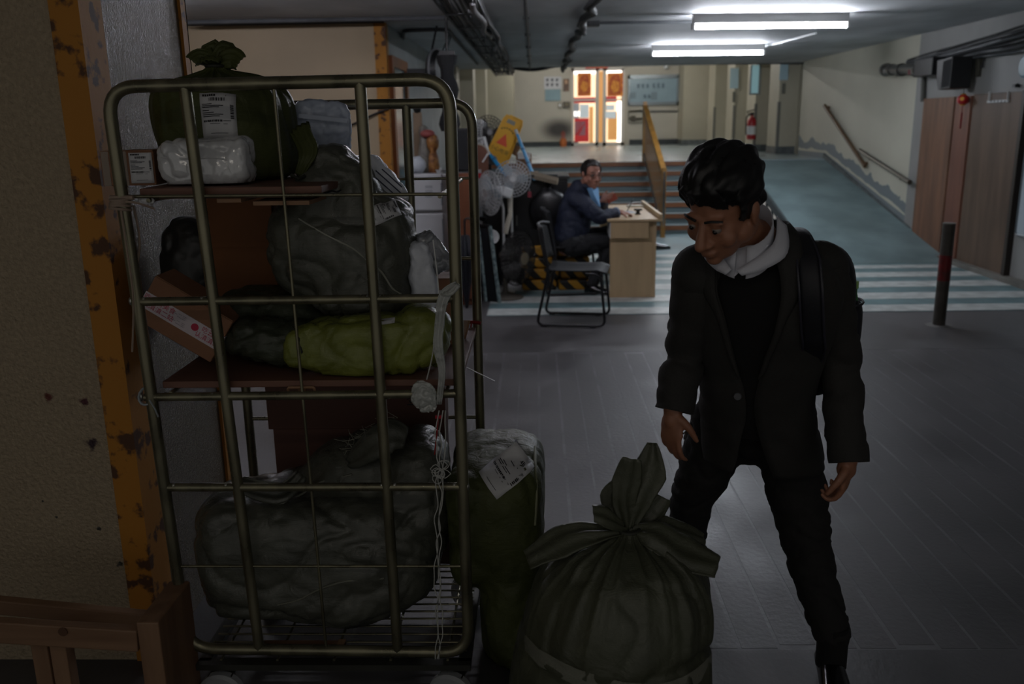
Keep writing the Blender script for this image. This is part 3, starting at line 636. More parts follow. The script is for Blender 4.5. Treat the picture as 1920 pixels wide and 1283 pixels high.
MB().tube([atZ(1118, 43, ZC-.02), atZ(1303, 41, ZC-.02)], .014, 8).build('pipe', M_pipe, t); MB().box(atZ(1112, 45, ZC-.03), (.12, .12, .05)).build('junction', M_pipe, t)
t = thing('ceiling_conduit', 'thin pale conduit between the two ceiling tubes', 'conduit', (2.6, 11, ZC))
MB().tube([atZ(1412, 92, ZC-.02), atZ(1455, 82, ZC-.02), atZ(1530, 62, ZC-.02)], .012, 8).build('pipe', M_wht, t)
t = thing('ceiling_conduit', 'pair of dark conduits along the ceiling over the tan wall', 'conduit', (-2, 8.7, ZC))
MB().tube([atZ(340, 42, ZC-.03), atZ(855, 33, ZC-.03)], .02, 8).build('pipe', M_pipe, t); MB().tube([atZ(340, 47, ZC-.03), atZ(720, 41, ZC-.03)], .012, 8).build('pipe', M_cable, t)
t = thing('ceiling_conduit', 'square loop of dark conduit on the ceiling behind the trolley top', 'conduit', (-1.2, 11, ZC))
MB().tube(round_path([atZ(752, 118, ZC-.03), atZ(757, 57, ZC-.03), atZ(838, 55, ZC-.03), atZ(895, 120, ZC-.03)], .15), .02, 8).build('pipe', M_cable, t)
MB().tube([atZ(842, 66, ZC-.01), atZ(828, 100, 2.3)], .008, 6).tube([atZ(846, 66, ZC-.01), atZ(834, 104, 2.3)], .008, 6).build('hanging_wire', M_cable, t)
t = thing('beam_conduit', 'long horizontal conduit along the far edge of the low ceiling', 'conduit', (1.5, YC, ZC))
MB().tube([at(828, 128, YC-.2), at(960, 126, YC-.2), at(1060, 121, YC-.2), at(1655, 117, YC-.2)], .02, 8).build('pipe', M_pipe, t)
MB().tube(spline([at(950, 126, YC-.25), at(1000, 131, YC-.25), at(1050, 122, YC-.25), at(1100, 116, YC-.25)]), .03, 7).build('sagging_cable', M_cable, t, smooth=60)
MB().box(at(955, 112, YC-2), (.5, .06, .05)).build('bracket', M_pipe, t)
# cables along the right wall
for k, (y0, y1, r) in enumerate(((50, 112, .012), (58, 118, .016), (66, 121, .02), (74, 124, .018), (84, 128, .02), (93, 131, .012))):
    pts = [atX(1990, y0-18, XW-.06)]+[atX(1920-t_*215+0, y0+(y1-y0)*t_+random.uniform(-2, 2), XW-.07) for t_ in (0, .2, .4, .6, .8, 1)]
    pts += [at(1680-8*k, 121, 14.5), at(1640-12*k, 122, 16.4)]
    tag(MB().tube(spline(pts, 5), r, 6).build('wall_cable', (M_cable, M_gcable, M_pipe)[k % 3], smooth=60), 'dark cable in the bunch along the top of the right wall', 'cable', 'cables along the right wall')
# ================================================================ LEFT CLUTTER
def front_box(x0, y0, x1, Y, z0, depth, z1=None, y1=None):
    "two corners of a box whose front stands at depth Y between photo columns x0 and x1, top at photo row y0"
    a = at(x0, y0, Y); b = at(x1, y0, Y); top = z1 if z1 is not None else (a.z+b.z)/2
    return Vector((a.x, Y, z0)), Vector((b.x, Y+depth, top))
# fridge
YF = 8.25
a, b = front_box(768, 326, 836, YF, 0, .5)
fr = thing('mini_fridge', 'white two-door mini fridge standing behind the trolley', 'fridge', ((a.x+b.x)/2, YF, 0))
M_fr = mat('fridge_white', 'b9bbbd', .35, var=.08, vscale=3)
MB().box2((a.x, YF+.045, .02), (b.x, YF+.5, b.z)).build('cabinet', M_fr, fr, bevel=.012)
zs = at(800, 398, YF).z
for z0, z1, nm in ((.06, zs-.012, 'lower_door'), (zs+.012, b.z-.005, 'upper_door')):
    d = MB().box2((a.x, YF, z0), (b.x-.035, YF+.04, z1)).build(nm, M_fr, fr, bevel=.012)
    MB().box2((b.x-.05, YF-.012, z1-.3 if nm == 'lower_door' else z0+.05), (b.x-.036, YF+.005, z1-.05 if nm == 'lower_door' else z1-.08)).build('handle', mat('grey_handle', '6d7076', .4), d)
for k in range(3): back_box(MB(), 797, 348+8.5*k, 811, 353+8.5*k, YF-.004, .004).build('faded_sticker', mat('faded_print', '9a9c9f', .5), fr)
MB().box2((a.x+.03, YF+.05, 0), (b.x-.03, YF+.45, .02)).build('plinth', M_black, fr)
ztop = b.z
t = thing('white_cloth', 'crumpled white plastic bag on top of the mini fridge', 'bag', (a.x+.1, YF+.15, ztop))
def lump(c, r, seed, amp=.18, n=14, flat=True, f=3.):
    mb = MB(); mb.ell(c, r, n*2, n); v = np.array(mb.v); d = (v-np.array(c))/np.array(r)
    v = np.array(c)+d*np.array(r)*(1+amp*noise3(d*f+seed)+amp*.6*(ridge(d*f*1.3+seed*2)-.4))[:, None]
    if flat: v[:, 2] = np.maximum(v[:, 2], c[2]-r[2]*.9)
    mb.v = [tuple(x) for x in v]; return mb
p0 = at(782, 314, YF+.12); lump((p0.x, p0.y, ztop+.075), (.085, .1, .085), 3.3).build('bag_body', mat('bag_white', 'b9c0c8', .4), t, smooth=60)
t = thing('figurine', 'small grey and orange figurine group standing on the fridge', 'figurine', tuple(at(802, 318, YF+.2)))
p0 = at(797, 318, YF+.2); p0.z = ztop
MB().lathe([(.05, 0), (.075, .03), (.06, .18), (.04, .3), (.035, .33), (.048, .37), (.04, .42), (.01, .44)], 14, Matrix.Translation(p0)).build('grey_figure', mat('figure_grey', '76726a', .6, var=.4, vscale=20), t, smooth=60)
p1 = p0+Vector((.085, -.02, 0))
MB().lathe([(.05, 0), (.06, .03), (.048, .14), (.03, .2), (.055, .24), (.06, .3), (.045, .34), (.01, .36)], 14, Matrix.Translation(p1)).build('orange_figure', mat('figure_orange', 'a4713a', .5, var=.4, vscale=20, col2='6c3f20'), t, smooth=60)
MB().ell(p0+Vector((.04, -.03, .36)), (.07, .05, .04)).build('red_cap', mat('faded_red', '8a4340', .6), t, smooth=180)
t = thing('figurine', 'small brown block ornament standing behind the orange figurine', 'figurine', tuple(at(786, 300, YF+.36)))
p0 = at(787, 318, YF+.36); p0.z = ztop; MB().box(p0+Vector((0, 0, .28)), (.1, .06, .56), taper=.8).build('block', mat('ornament_brown', '7d6852', .6), t, bevel=.01); MB().ell(p0+Vector((0, 0, .6)), (.04, .04, .06)).build('knob', M_black, t, smooth=180)
t = thing('incense_tray', 'small pale dish on the fridge beside the figurines', 'dish', tuple(at(825, 320, YF+.1)))
p0 = at(826, 322, YF+.1); p0.z = ztop; MB().lathe([(.03, 0), (.05, .03), (.045, .03), (.025, .008)], 16, Matrix.Translation(p0)).build('dish_body', M_wht, t, smooth=50); MB().lathe([(.01, .005), (.012, .05)], 8, Matrix.Translation(p0)).build('cup', M_wht, t)

# cabinet with black box on it
YK = 7.9
a, b = front_box(836, 325, 885, YK, 0, .55); zk = b.z
cb = thing('brown_cabinet', 'brown wooden cabinet beneath the black box, right of the fridge', 'cabinet', ((a.x+b.x)/2, YK, 0))
M_cab = mat('cabinet_brown', '6d4029', .45, var=.2, vscale=3, stretch=(5, 5, .7))
MB().box2((a.x, YK+.02, 0), (b.x, YK+.55, zk)).build('body', M_cab, cb, bevel=.004)
dr = MB().box2((a.x+.01, YK, .06), (b.x-.02, YK+.02, zk-.03)).build('cabinet_door', M_cab, cb, bevel=.003); MB().ell((a.x+.06, YK-.015, .62), (.012, .015, .012)).build('knob', M_steel, dr, smooth=180)
MB().box2((b.x-.015, YK-.004, 0), (b.x+.012, YK+.02, zk)).build('pale_edge', mat('pale_edge', 'a6a39a', .5), cb)
a2, b2 = front_box(838, 241, 879, YK+.05, zk, .4)
t = thing('black_box', 'large matt black box standing on the brown cabinet', 'box', ((a2.x+b2.x)/2, YK+.05, zk)); MB().box2(a2+Vector((0, 0, .01)), b2).build('body', M_black, t, bevel=.006); MB().box2((a2.x-.01, YK+.02, zk), (b2.x+.02, YK+.48, zk+.012)).build('base_plate', M_gcable, t); MB().box2((a2.x+.01, YK+.04, zk+.03), (b2.x-.01, YK+.051, b2.z-.02)).build('front_panel', M_blackmat, t)
t = thing('black_coat', 'black coat hanging from the ceiling pipe behind the trolley corner', 'coat', tuple(at(845, 150, YK+.5)))
c0 = at(843, 246, YK+.3); mb = MB(); rings = []
for k in range(12):
    z = c0.z+.06*k; w = .075+.02*math.sin(k*1.3); rings.append([(c0.x+w*math.cos(q)*(1+.12*math.sin(5*q+k*.5)), c0.y+.08*math.sin(q), z) for q in np.linspace(0, 2*math.pi, 20, endpoint=False)])
mb.loft(rings).build('coat_body', M_blackmat, t, smooth=60); MB().tube([(c0.x, c0.y, c0.z+.66), (c0.x, c0.y, ZC-.02)], .012, 6).box((c0.x, c0.y, c0.z+.68), (.14, .02, .04)).build('hanger', M_black, t)
t = thing('hanging_fan', 'dark round fan head hung from the ceiling behind the trolley corner', 'fan', tuple(at(820, 130, 9.3)))
c0 = at(820, 130, 9.3); Mf = frame_mat(c0, (.35, .94, 0), (0, 0, 1))
MB().lathe([(.02, -.09), (.17, -.05), (.2, 0), (.17, .06), (.02, .08)], 22, Mf).build('fan_guard', M_black, t, smooth=50)
MB().tube(arc((0, 0, .0), .2, 0, 6.283, 24, (1, 0, 0), (0, 1, 0))[:-1], .012, 6, closed=True); mb = MB().tube([Mf @ p for p in arc((0, 0, 0), .2, 0, 6.283, 24, (1, 0, 0), (0, 1, 0))[:-1]], .014, 6, closed=True); mb.build('rim', mat('rim_grey', '77797c', .4), t)
MB().tube([c0+Vector((-.05, 0, .18)), (c0.x, c0.y+.1, ZC)], .012, 6).box(c0+Vector((-.2, 0, -.02)), (.22, .03, .06)).build('bracket', M_cable, t)
# umbrella
t = thing('umbrella', 'folded dark navy umbrella hanging against the brown cabinet', 'umbrella', tuple(at(872, 590, 7.75)))
p0 = at(876, 590, 7.75); mb = MB()
rings = []
for r, z in ((.008, 0), (.016, .05), (.035, .2), (.07, .42), (.085, .5), (.06, .58), (.03, .66)):
    rings.append([(p0.x+r*math.cos(q)*(1+.22*math.cos(8*q)), p0.y+r*math.sin(q)*(1+.22*math.cos(8*q)), max(p0.z, 0.)+.005+z) for q in np.linspace(0, 2*math.pi, 32, endpoint=False)])
mb.loft(rings).build('canopy', mat('navy_canopy', '14161f', .6), t, smooth=60); zz = max(p0.z, 0)+.005
MB().tube([(p0.x, p0.y, zz+.6), (p0.x, p0.y, zz+.78)]+[tuple(v) for v in arc((p0.x+.03, p0.y, zz+.78), .03, math.pi, 0, 6, (1, 0, 0), (0, 0, 1))], .009, 8).build('handle', M_black, t, smooth=60); MB().tube([(p0.x, p0.y, zz-.004), (p0.x, p0.y, zz+.08)], .005, 6).build('tip', M_steel, t)
t = thing('white_mug', 'small white cup on a ledge against the cabinet', 'cup', tuple(at(872, 470, 7.78)))
p0 = at(871, 472, 7.78); MB().lathe([(.03, 0), (.04, .07), (.036, .07), (.026, .006)], 16, Matrix.Translation(p0)).build('cup_body', M_wht, t, smooth=50); MB().box(p0+Vector((0, .03, -.008)), (.2, .14, .015)).build('ledge', M_black, t); MB().tube(arc(p0+Vector((.04, 0, .035)), .02, -1.5, 1.5, 6, (1, 0, 0), (0, 0, 1)), .005, 6).build('cup_handle', M_wht, t)
# leaning mirror panel
p0 = Vector((-.50, 8.0, 0)); p1 = Vector((-.36, 7.72, 0))
t = thing('glass_panel', 'dark framed glass panel leaning against the cabinet side, speckled pale edge', 'panel', tuple(p0))
Hh = .74; e0 = at(890, 425, 8.15)
A_ = Vector((-.545, 8.2, .70)); B_ = Vector((-.43, 8.12, .70)); C_ = Vector((-.35, 7.98, 0.0)); D_ = Vector((-.48, 8.06, 0.0))
n_ = (B_-A_).cross(D_-A_).normalized()*.02
MB().add([A_, B_, C_, D_, A_+n_, B_+n_, C_+n_, D_+n_], [(0, 1, 2, 3), (7, 6, 5, 4), (0, 4, 5, 1), (1, 5, 6, 2), (2, 6, 7, 3), (3, 7, 4, 0)]).build('dark_pane', mat('dark_glass', '20262a', .15, spec=.8), t)
MB().tube([A_, D_], .016, 6).tube([B_, C_], .02, 6).build('pale_edge', mat('speckled_pale', '93a5a4', .4, col2='55666a', vscale=30), t); MB().tube([A_, B_], .016, 6).build('top_edge', M_black, t)

# long dark storage cabinet carrying the clutter
YS = 8.95
sc_ = thing('storage_chest', 'long black chest under the clutter behind the fans', 'chest', (-.2, YS, 0))
zt = at(950, 332, YS).z
MB().box2((-.78, YS+.02, 0), (.32, YS+.75, zt-.03)).build('chest_body', mat('chest_black', '1c1d1f', .6, var=.3), sc_, bevel=.006)
MB().box2((-.8, YS, zt-.03), (.34, YS+.78, zt)).build('chest_lid', mat('chest_lid', '33322f', .5), sc_, bevel=.004)
for k in range(2): dd = MB().box2((-.76+.54*k, YS, .05), (-.24+.54*k, YS+.02, zt-.05)).build('chest_door', M_black, sc_, bevel=.003); MB().box((-.27+.54*k if k == 0 else -.2, YS-.01, zt*.6), (.015, .02, .1)).build('handle', M_steel, dd)
t = thing('flat_board', 'thin pale-edged dark board lying on the chest by the blue pole', 'board', tuple(at(1020, 335, YS)))
q0 = at(992, 327, YS-.05); q1 = at(1046, 340, YS-.25)
MB().tube([q0, q1], .012, 4, flat=3).build('pale_edge_strip', mat('pale_wood_edge', 'a89c88', .5), t); MB().box2((q0.x, YS-.1, zt+.002), (q1.x, YS+.3, zt+.022)).build('board_sheet', mat('board_dark', '2f3436', .5), t)
# things on the chest
t = thing('cardboard_box', 'open brown cardboard box with white packing on the chest', 'box', tuple(at(985, 300, YS+.45)))
a, b = front_box(974, 262, 996, YS+.4, zt, .2); a.x -= .04
b.z = a.z+.21
M_card = mat('cardboard', '8a6a50', .75, var=.15, vscale=3)
MB().box2(a, b).build('box_body', M_card, t, bevel=.003); MB().box2((a.x+.02, a.y-.005, b.z-.05), (b.x-.01, a.y+.1, b.z+.015)).build('packing', M_wht, t); MB().box(((a.x+b.x)/2-.1, a.y, b.z+.05), (.1, .01, .1), (0, .6, 0)).build('flap', M_card, t)
MB().box(((a.x+b.x)/2, a.y+.06, zt+.012), (.3, .24, .024)).build('wood_board', mat('pale_wood_strip', '9a7f66', .6), t)
# yellow wet floor sign
c0 = at(943, 265, YS+.15); ang = math.radians(25)
ux = Vector((math.cos(ang), 0, math.sin(ang)*-1)); uy = Vector((math.sin(ang), 0, math.cos(ang)))
Mw = frame_mat(c0, ux, uy); Wd, Hd = .115, .26
t = thing('wet_floor_sign', 'yellow folding caution sign tilted on top of the clutter', 'sign', tuple(c0))
M_y = mat('sign_yellow', 'd9a21f', .4)
outer = [(-Wd, -Hd), (-.045, -Hd), (-.04, -Hd+.05), (-.02, -Hd+.07), (.02, -Hd+.07), (.04, -Hd+.05), (.045, -Hd), (Wd, -Hd), (Wd*.8, Hd-.05), (Wd*.62, Hd), (-Wd*.62, Hd), (-Wd*.8, Hd-.05)]
MB().prism(outer, Mw @ Matrix.Translation((0, 0, -.02)), .02).build('front_panel', M_y, t, bevel=.004)
MB().prism([(x*.97, y) for x, y in outer], Mw @ Matrix.Translation((0.03, .01, -.09)), .02).build('rear_panel', M_y, t, bevel=.004)
MB().prism([(-.045, .185), (.045, .185), (.04, .225), (-.04, .225)], Mw @ Matrix.Translation((0, 0, .001)), .003).build('handle_slot', mat('slot_grey', '8a8a7a', .5), t)
MB().prism([(-.06, -.06), (.06, -.06), (0, .06)], Mw @ Matrix.Translation((0, .02, .001)), .003).build('red_triangle', mat('sign_red', 'd4502e', .5), t)
mb = MB(); text_mb(mb, '小心地滑', Mw @ Matrix.Translation((0, -.095, .004)), .05)
for k in range(6):
    q = math.pi*(.25+.1*k); mb.box(Mw @ Vector((.085*math.cos(q), .065+.07*math.sin(q), .003)), (.014, .003, .014))
mb.build('lettering', mat('sign_ink', '4a4a1c', .6), t)
MB().lathe([(.02, 0), (.05, .0), (.05, .03), (.02, .03)], 16, Mw @ Matrix.Translation((-.02, -.215, .0))).build('grey_disc', mat('disc_grey', '6d7076', .5), t)
# blue dustpan handles
M_blue = mat('blue_plastic', '1f87bd', .35)
for (p, q, lab, w) in (((970, 252), (1003, 338), 'bright blue flat pole leaning right of the yellow sign', .028), ((914, 284), (950, 330), 'bright blue flat pole leaning left, below the yellow sign', .034)):
    A_ = at(*p, YS+.05); B_ = at(*q, YS-.06); t = thing('blue_pole', lab, 'pole', tuple(B_))
    MB().tube([A_, A_.lerp(B_, .5), B_], [w*.8, w, w*1.05], 10, flat=.5).build('shaft', M_blue, t, smooth=50); MB().tube([A_+(A_-B_)*.0, A_+(A_-B_).normalized()*.05], w*.6, 8).build('end_cap', mat('pale_cap', 'aab4b5', .4), t)
    for k in (.3, .6): p_ = A_.lerp(B_, k); MB().tube([p_, p_+(B_-A_).normalized()*.02], w*1.12, 10, flat=.55).build('collar', mat('dark_blue', '16628c', .4), t)
t = thing('white_pipe', 'bent white plastic handle standing left of the yellow sign', 'handle', tuple(at(912, 285, YS)))
MB().tube([at(893, 262, YS+.1), at(908, 258, YS+.05), at(916, 290, YS)], .016, 8).build('pipe', M_wht, t, smooth=60)
t = thing('white_board_sheet', 'leaning white plastic sheet behind the upper fan', 'sheet', tuple(at(893, 250, YS+.3)))
a = at(886, 262, YS+.3); b = at(905, 224, YS+.3); MB().box2((a.x, a.y, zt), (b.x, a.y+.02, b.z)).build('sheet_panel', mat('milky_sheet', 'b5babb', .5), t, bevel=.004); MB().box2((b.x-.02, a.y-.01, zt), (b.x, a.y, b.z)).build('edge_strip', M_wht, t)
for (px, py, r, lab) in ((897, 300, .16, 'brown wooden round-topped board with white handle behind the tilted fan'),):
    c0 = at(px, py, YS-.1); t = thing('round_board', lab, 'board', tuple(c0))
    pl = [(-.09, -.18), (.1, -.18)]+[(.1*math.cos(q), .05+.1*math.sin(q)) for q in np.linspace(0, math.pi, 9)]
    MB().prism(pl, frame_mat(c0, (1, 0, 0), (0, 0, 1)), .02).build('board_body', mat('board_brown', '6a4230', .5), t); MB().tube([frame_mat(c0, (1, 0, 0), (0, 0, 1)) @ Vector((x, y, .01)) for x, y in pl[2:]], .012, 6).build('pale_rim', mat('pale_rim', 'a09a8f', .5), t)
    MB().box(c0+Vector((.07, -.03, .02)), (.015, .01, .1), (0, .6, 0)).build('white_handle', M_wht, t)
t = thing('red_label_box', 'pale box with a red mark behind the tilted fan', 'box', tuple(at(892, 335, YS-.12)))
a, b = front_box(884, 318, 902, YS-.14, .3, .1); MB().box2(a, b).build('box_body', mat('pale_box', 'a3a5a6', .5), t, bevel=.004); MB().box((a.x+.075, a.y-.003, b.z-.06), (.04, .006, .05)).build('red_mark', mat('red_mark', 'a01a22', .5), t)

# ---------------------------------------------------------------- fans
M_wire = mat('clear_guard', 'd8dadb', .3, alpha=.6); M_blade = mat('translucent_blade', 'c6d3da', .2, alpha=.55); M_dwire = mat('dark_guard', '2c2a29', .4); M_dblade = mat('dark_blade', '33312f', .3)
def fan_head(t, c, nrm, R, mw, mbld, mhub, rings=5, spokes=28, wire=.0025):
    Mf = frame_mat(c, Vector((0, 0, 1)).cross(Vector(nrm)), (0, 0, 1)); dep = R*.28
    mb = MB()
    for s in (1, -1):
        for k in range(1, rings+1):
            r = R*k/rings; z = s*dep*(1-(k/rings)**3)
            mb.tube([Mf @ p for p in arc((0, 0, z), r, 0, 2*math.pi, 26, (1, 0, 0), (0, 1, 0))[:-1]], wire*(1.8 if k == rings else 1), 4, closed=True)
        for k in range(spokes):
            a = 2*math.pi*k/spokes; mb.tube([Mf @ Vector((R*q*math.cos(a+.25*q), R*q*math.sin(a+.25*q), s*dep*(1-q**3))) for q in (.2, .5, .8, 1.)], wire, 4)
    mb.build('guard', mw, t, smooth=60)
    for k in range(3):
        a0 = 2*math.pi*k/3; V = []
        for i in range(7):
            for j in range(6):
                q = .15+.72*i/6; wdt = (.35+1.35*math.sin(math.pi*min(1, .25+.75*i/6)))*.62; th = a0+wdt*(j/5-.5); V.append(Mf @ Vector((R*q*math.cos(th), R*q*math.sin(th), (j/5-.5)*R*.22*(1-.3*i/6))))
        MB().grid(V, 7, 6).build('blade', mbld, t, smooth=180, solid=.003)
    MB().lathe([(R*.01, dep*.98), (R*.2, dep*.96), (R*.22, dep*.86), (R*.2, dep*.82)], 18, Mf).build('badge', mhub, t, smooth=50)
    MB().lathe([(R*.2, -dep*.9), (R*.3, -dep*1.3), (R*.28, -dep*2.4), (R*.16, -dep*2.9), (R*.02, -dep*3.)], 18, Mf).build('motor', mhub, t, smooth=50)
def fan_stand(t, p_top, foot, m, r=.013, base=.17):
    foot = Vector(foot); MB().tube([p_top, Vector((foot.x, foot.y, p_top.z-.12)), foot+Vector((0, 0, .02))], r, 10).build('pole', m, t, smooth=50)
    MB().lathe([(base, 0), (base, .015), (base*.6, .035), (.03, .06), (.02, .1)], 22, Matrix.Translation(foot)).build('base', m, t, smooth=40)
c = at(961, 335, 8.55); t = thing('standing_fan', 'white standing fan with clear round head facing the camera', 'fan', (c.x, 8.6, 0))
fan_head(t, c, (.12, -1, .05), .175, M_wire, M_blade, M_wht, 6, 30, .003); fan_stand(t, c+Vector((0, .1, -.06)), (c.x-.02, 8.73, 0), M_wht, base=.11)
MB().tube([c+Vector((-.03, .06, -.12)), at(957, 400, 8.5), at(947, 438, 8.5)], [.03, .022, .028], 10, flat=.6).build('neck_cover', mat('aged_white', 'bdb8a9', .4), t, smooth=50)
c = at(918, 362, 8.35); t = thing('standing_fan', 'white fan with its clear head turned sideways, left of the other white fan', 'fan', (c.x, 8.4, 0))
fan_head(t, c, (-.83, -.56, -.1), .21, M_wire, M_blade, M_wht, 6, 30, .003); fan_stand(t, c+Vector((.1, .04, -.04)), (c.x+.12, 8.5, 0), M_wht, base=.1)
MB().box(c+Vector((.15, .05, .0)), (.1, .1, .09), (0, .4, .5)).build('control_box', M_wht, t, bevel=.01)
c = at(972, 484, 8.15); t = thing('standing_fan', 'dark grey dusty floor fan turned sideways in front of the striped pile', 'fan', (c.x-.12, 8.25, 0))
fan_head(t, c, (.80, -.6, 0), .26, M_dwire, M_dblade, mat('dusty_grey', '46423d', .6), rings=9, spokes=40, wire=.003)
fan_stand(t, c+Vector((-.13, .1, -.02)), (c.x-.13, 8.22, 0), mat('dusty_beige', '5d5850', .6), r=.022, base=.17)
MB().lathe([(.01, .078), (.06, .076), (.06, .07)], 16, frame_mat(c, (.6, .8, 0), (0, 0, 1))).build('front_disc', mat('beige_disc', '7b705c', .5), t)
c = at(916, 248, YS+.35); t = thing('desk_fan', 'dark fan head standing on the chest left of the yellow sign', 'fan', (c.x, YS+.35, zt))
fan_head(t, c, (.35, -.9, .1), .17, M_dwire, M_dblade, mat('pale_hub', '8a8c8e', .5), rings=6); MB().tube([c+Vector((0, .08, -.02)), (c.x, c.y+.08, zt)], .02, 8).lathe([(.1, 0), (.1, .02), (.02, .04)], 16, Matrix.Translation((c.x, c.y+.08, zt))).build('stand', M_black, t, smooth=40)
t = thing('white_lamp', 'small white cone-shaped head among the fan stands', 'lamp', tuple(at(925, 448, 8.3)))
p0 = at(920, 448, 8.35); MB().lathe([(.02, -.02), (.075, .06), (.07, .06), (.015, -.015)], 16, frame_mat(p0, (.5, .5, .7), (-.6, .2, .6))).build('shade', M_wht, t, smooth=40); MB().tube([p0, (p0.x+.03, p0.y+.05, 0.01)], .01, 8).build('stem', M_black, t); MB().lathe([(.03, .0), (.03, .012), (.012, .02)], 14, Matrix.Translation((p0.x+.03, p0.y+.05, 0))).build('foot', M_black, t)
# black bin bags filling the dark corner
for k, (px, py, Y, r) in enumerate(((905, 470, 8.84, (.17, .09, .34)), (950, 430, 8.85, (.14, .08, .26)), (1030, 395, 8.87, (.2, .07, .22)))):
    p0 = at(px, py, Y); labs = ('black rubbish bag on the floor behind the tilted fan', 'black rubbish bag behind the white fan pole', 'dark rounded bag behind the seated man')
    z = (r[2]*.9+.005) if k < 2 else p0.z
    t = thing('black_bag', labs[k], 'bag', (p0.x, p0.y, 0)); lump((p0.x, p0.y, z), r, k*5.1+1, .12).build('bag_body', mat('bin_bag', '17171a', .35), t, smooth=60)
    MB().lathe([(.03, 0), (.015, .03), (.05, .09), (.04, .1)], 12, Matrix.Translation((p0.x, p0.y, z+r[2]*.9))).build('tied_neck', MATS['bin_bag'], t, smooth=50)
    if k == 2: MB().box2((p0.x-.2, Y-.02, 0), (p0.x+.15, Y+.06, z-r[2]*.85)).build('support_crate', M_black, t)
# hazard striped barrier boards
M_haz = stripe_mat('hazard_stripes', '141210', 'a5781c', 2.6, .5, (0, .75, .35), 'X', .48)
k = 0
for row in range(4):
    for j in range(2):
        c0 = Vector((.02+.36*j+.03*math.sin(row*2.1), 8.62+.05*row, .055+.105*row))
        t = thing('hazard_bumper', f'black and yellow striped foam bumper, {("bottom", "second", "third", "top")[row]} row of the pile, {("fan", "chair")[j]} side', 'bumper', (c0.x, c0.y, c0.z-.05), group='striped bumpers beside the fan')
        MB().box(c0, (.34, .12, .1), (0, random.uniform(-.05, .05), random.uniform(-.15, .15))).build('foam', M_haz, t, bevel=.02, seg=3)
        MB().box(c0+Vector((-.171, 0, 0)), (.006, .08, .06)).build('end_face', M_black, t)
t = thing('red_tag', 'small pink-red tag hanging on the dark chest', 'tag', tuple(at(993, 362, YS-.03)))
p0 = at(993, 365, YS-.02); MB().box(p0, (.035, .01, .06)).build('tag_card', mat('pink_red', 'b04a58', .6), t, bevel=.003); MB().tube([p0+Vector((0, 0, .03)), p0+Vector((0, .01, .06))], .002, 4).build('string', M_wht, t)

# ---------------------------------------------------------------- desk
YD = 8.15; a = at(1143, 560, YD); b = at(1222, 560, YD); dl = a.x; drr = b.x+.03; zt_d = .745; yb = 9.55
dk = thing('desk', 'pale birch-veneer desk with a drawer at its near end', 'desk', ((dl+drr)/2, YD, 0))
M_des = mat('birch_veneer', 'c2a781', .4, var=.12, vscale=3, stretch=(5, 5, .6), detail=6)
MB().box2((dl, YD+.01, .006), (drr-.03, YD+.03, zt_d-.02)).build('end_panel', M_des, dk)
MB().box2((drr-.03, YD+.0, .006), (drr, YD+.09, zt_d-.02)).build('side_panel', M_des, dk, bevel=.002)
MB().box2((dl, yb-.03, .006), (drr-.03, yb, zt_d-.02)).build('far_panel', M_des, dk)
MB().box2((dl-.03, YD-.04, zt_d-.022), (drr+.05, yb+.05, zt_d)).build('desk_top', M_des, dk, bevel=.003)
MB().box2((drr+.02, YD-.03, zt_d), (drr+.05, yb+.04, zt_d+.045)).build('raised_edge', M_des, dk, bevel=.003)
d = MB().box2((dl+.0, YD-.03, zt_d-.175), (drr-.075, YD+.01, zt_d-.024)).build('drawer', M_des, dk, bevel=.003)
MB().box2((dl-.004, YD-.028, zt_d-.17), (dl, YD+.3, zt_d-.03)).build('white_edge', M_wht, d)
zd = zt_d
t = thing('black_stapler', 'small black stand-like gadget on the desk top', 'gadget', tuple(atZ(1196, 401, zd)))
p0 = atZ(1196, 402, zd); MB().box(p0+Vector((0, 0, .02)), (.035, .03, .04)).box(p0+Vector((0, 0, .045)), (.075, .04, .018)).build('gadget_body', M_black, t, bevel=.004); MB().box(p0+Vector((0, 0, .004)), (.05, .05, .008)).build('foot_plate', M_black, t)
t = thing('paper_sheet', 'white paper lying on the desk before the seated man', 'paper', tuple(atZ(1180, 404, zd))); p0 = atZ(1178, 400, zd)
MB().box(p0+Vector((0, .1, .0015)), (.16, .22, .002), (0, 0, .2)).build('paper_sheet_body', M_paper, t); MB().box(p0+Vector((0, .12, .0035)), (.1, .14, .001), (0, 0, .2)).build('faint_print', mat('faint_ink', '9a9aa0', .6), t)
t = thing('pen_tray', 'low pale tray with a white cable at the back of the desk', 'tray', tuple(atZ(1200, 388, zd))); p0 = atZ(1196, 390, zd)
MB().box(p0+Vector((0, .15, .008)), (.2, .1, .016)).build('tray_body', mat('pale_tray', 'bdb8a8', .4), t, bevel=.004); MB().tube(spline([p0+Vector((-.1, .1, .02)), p0+Vector((0, .13, .05)), p0+Vector((.1, .2, .03))]), .004, 6).build('cable', M_wht, t)

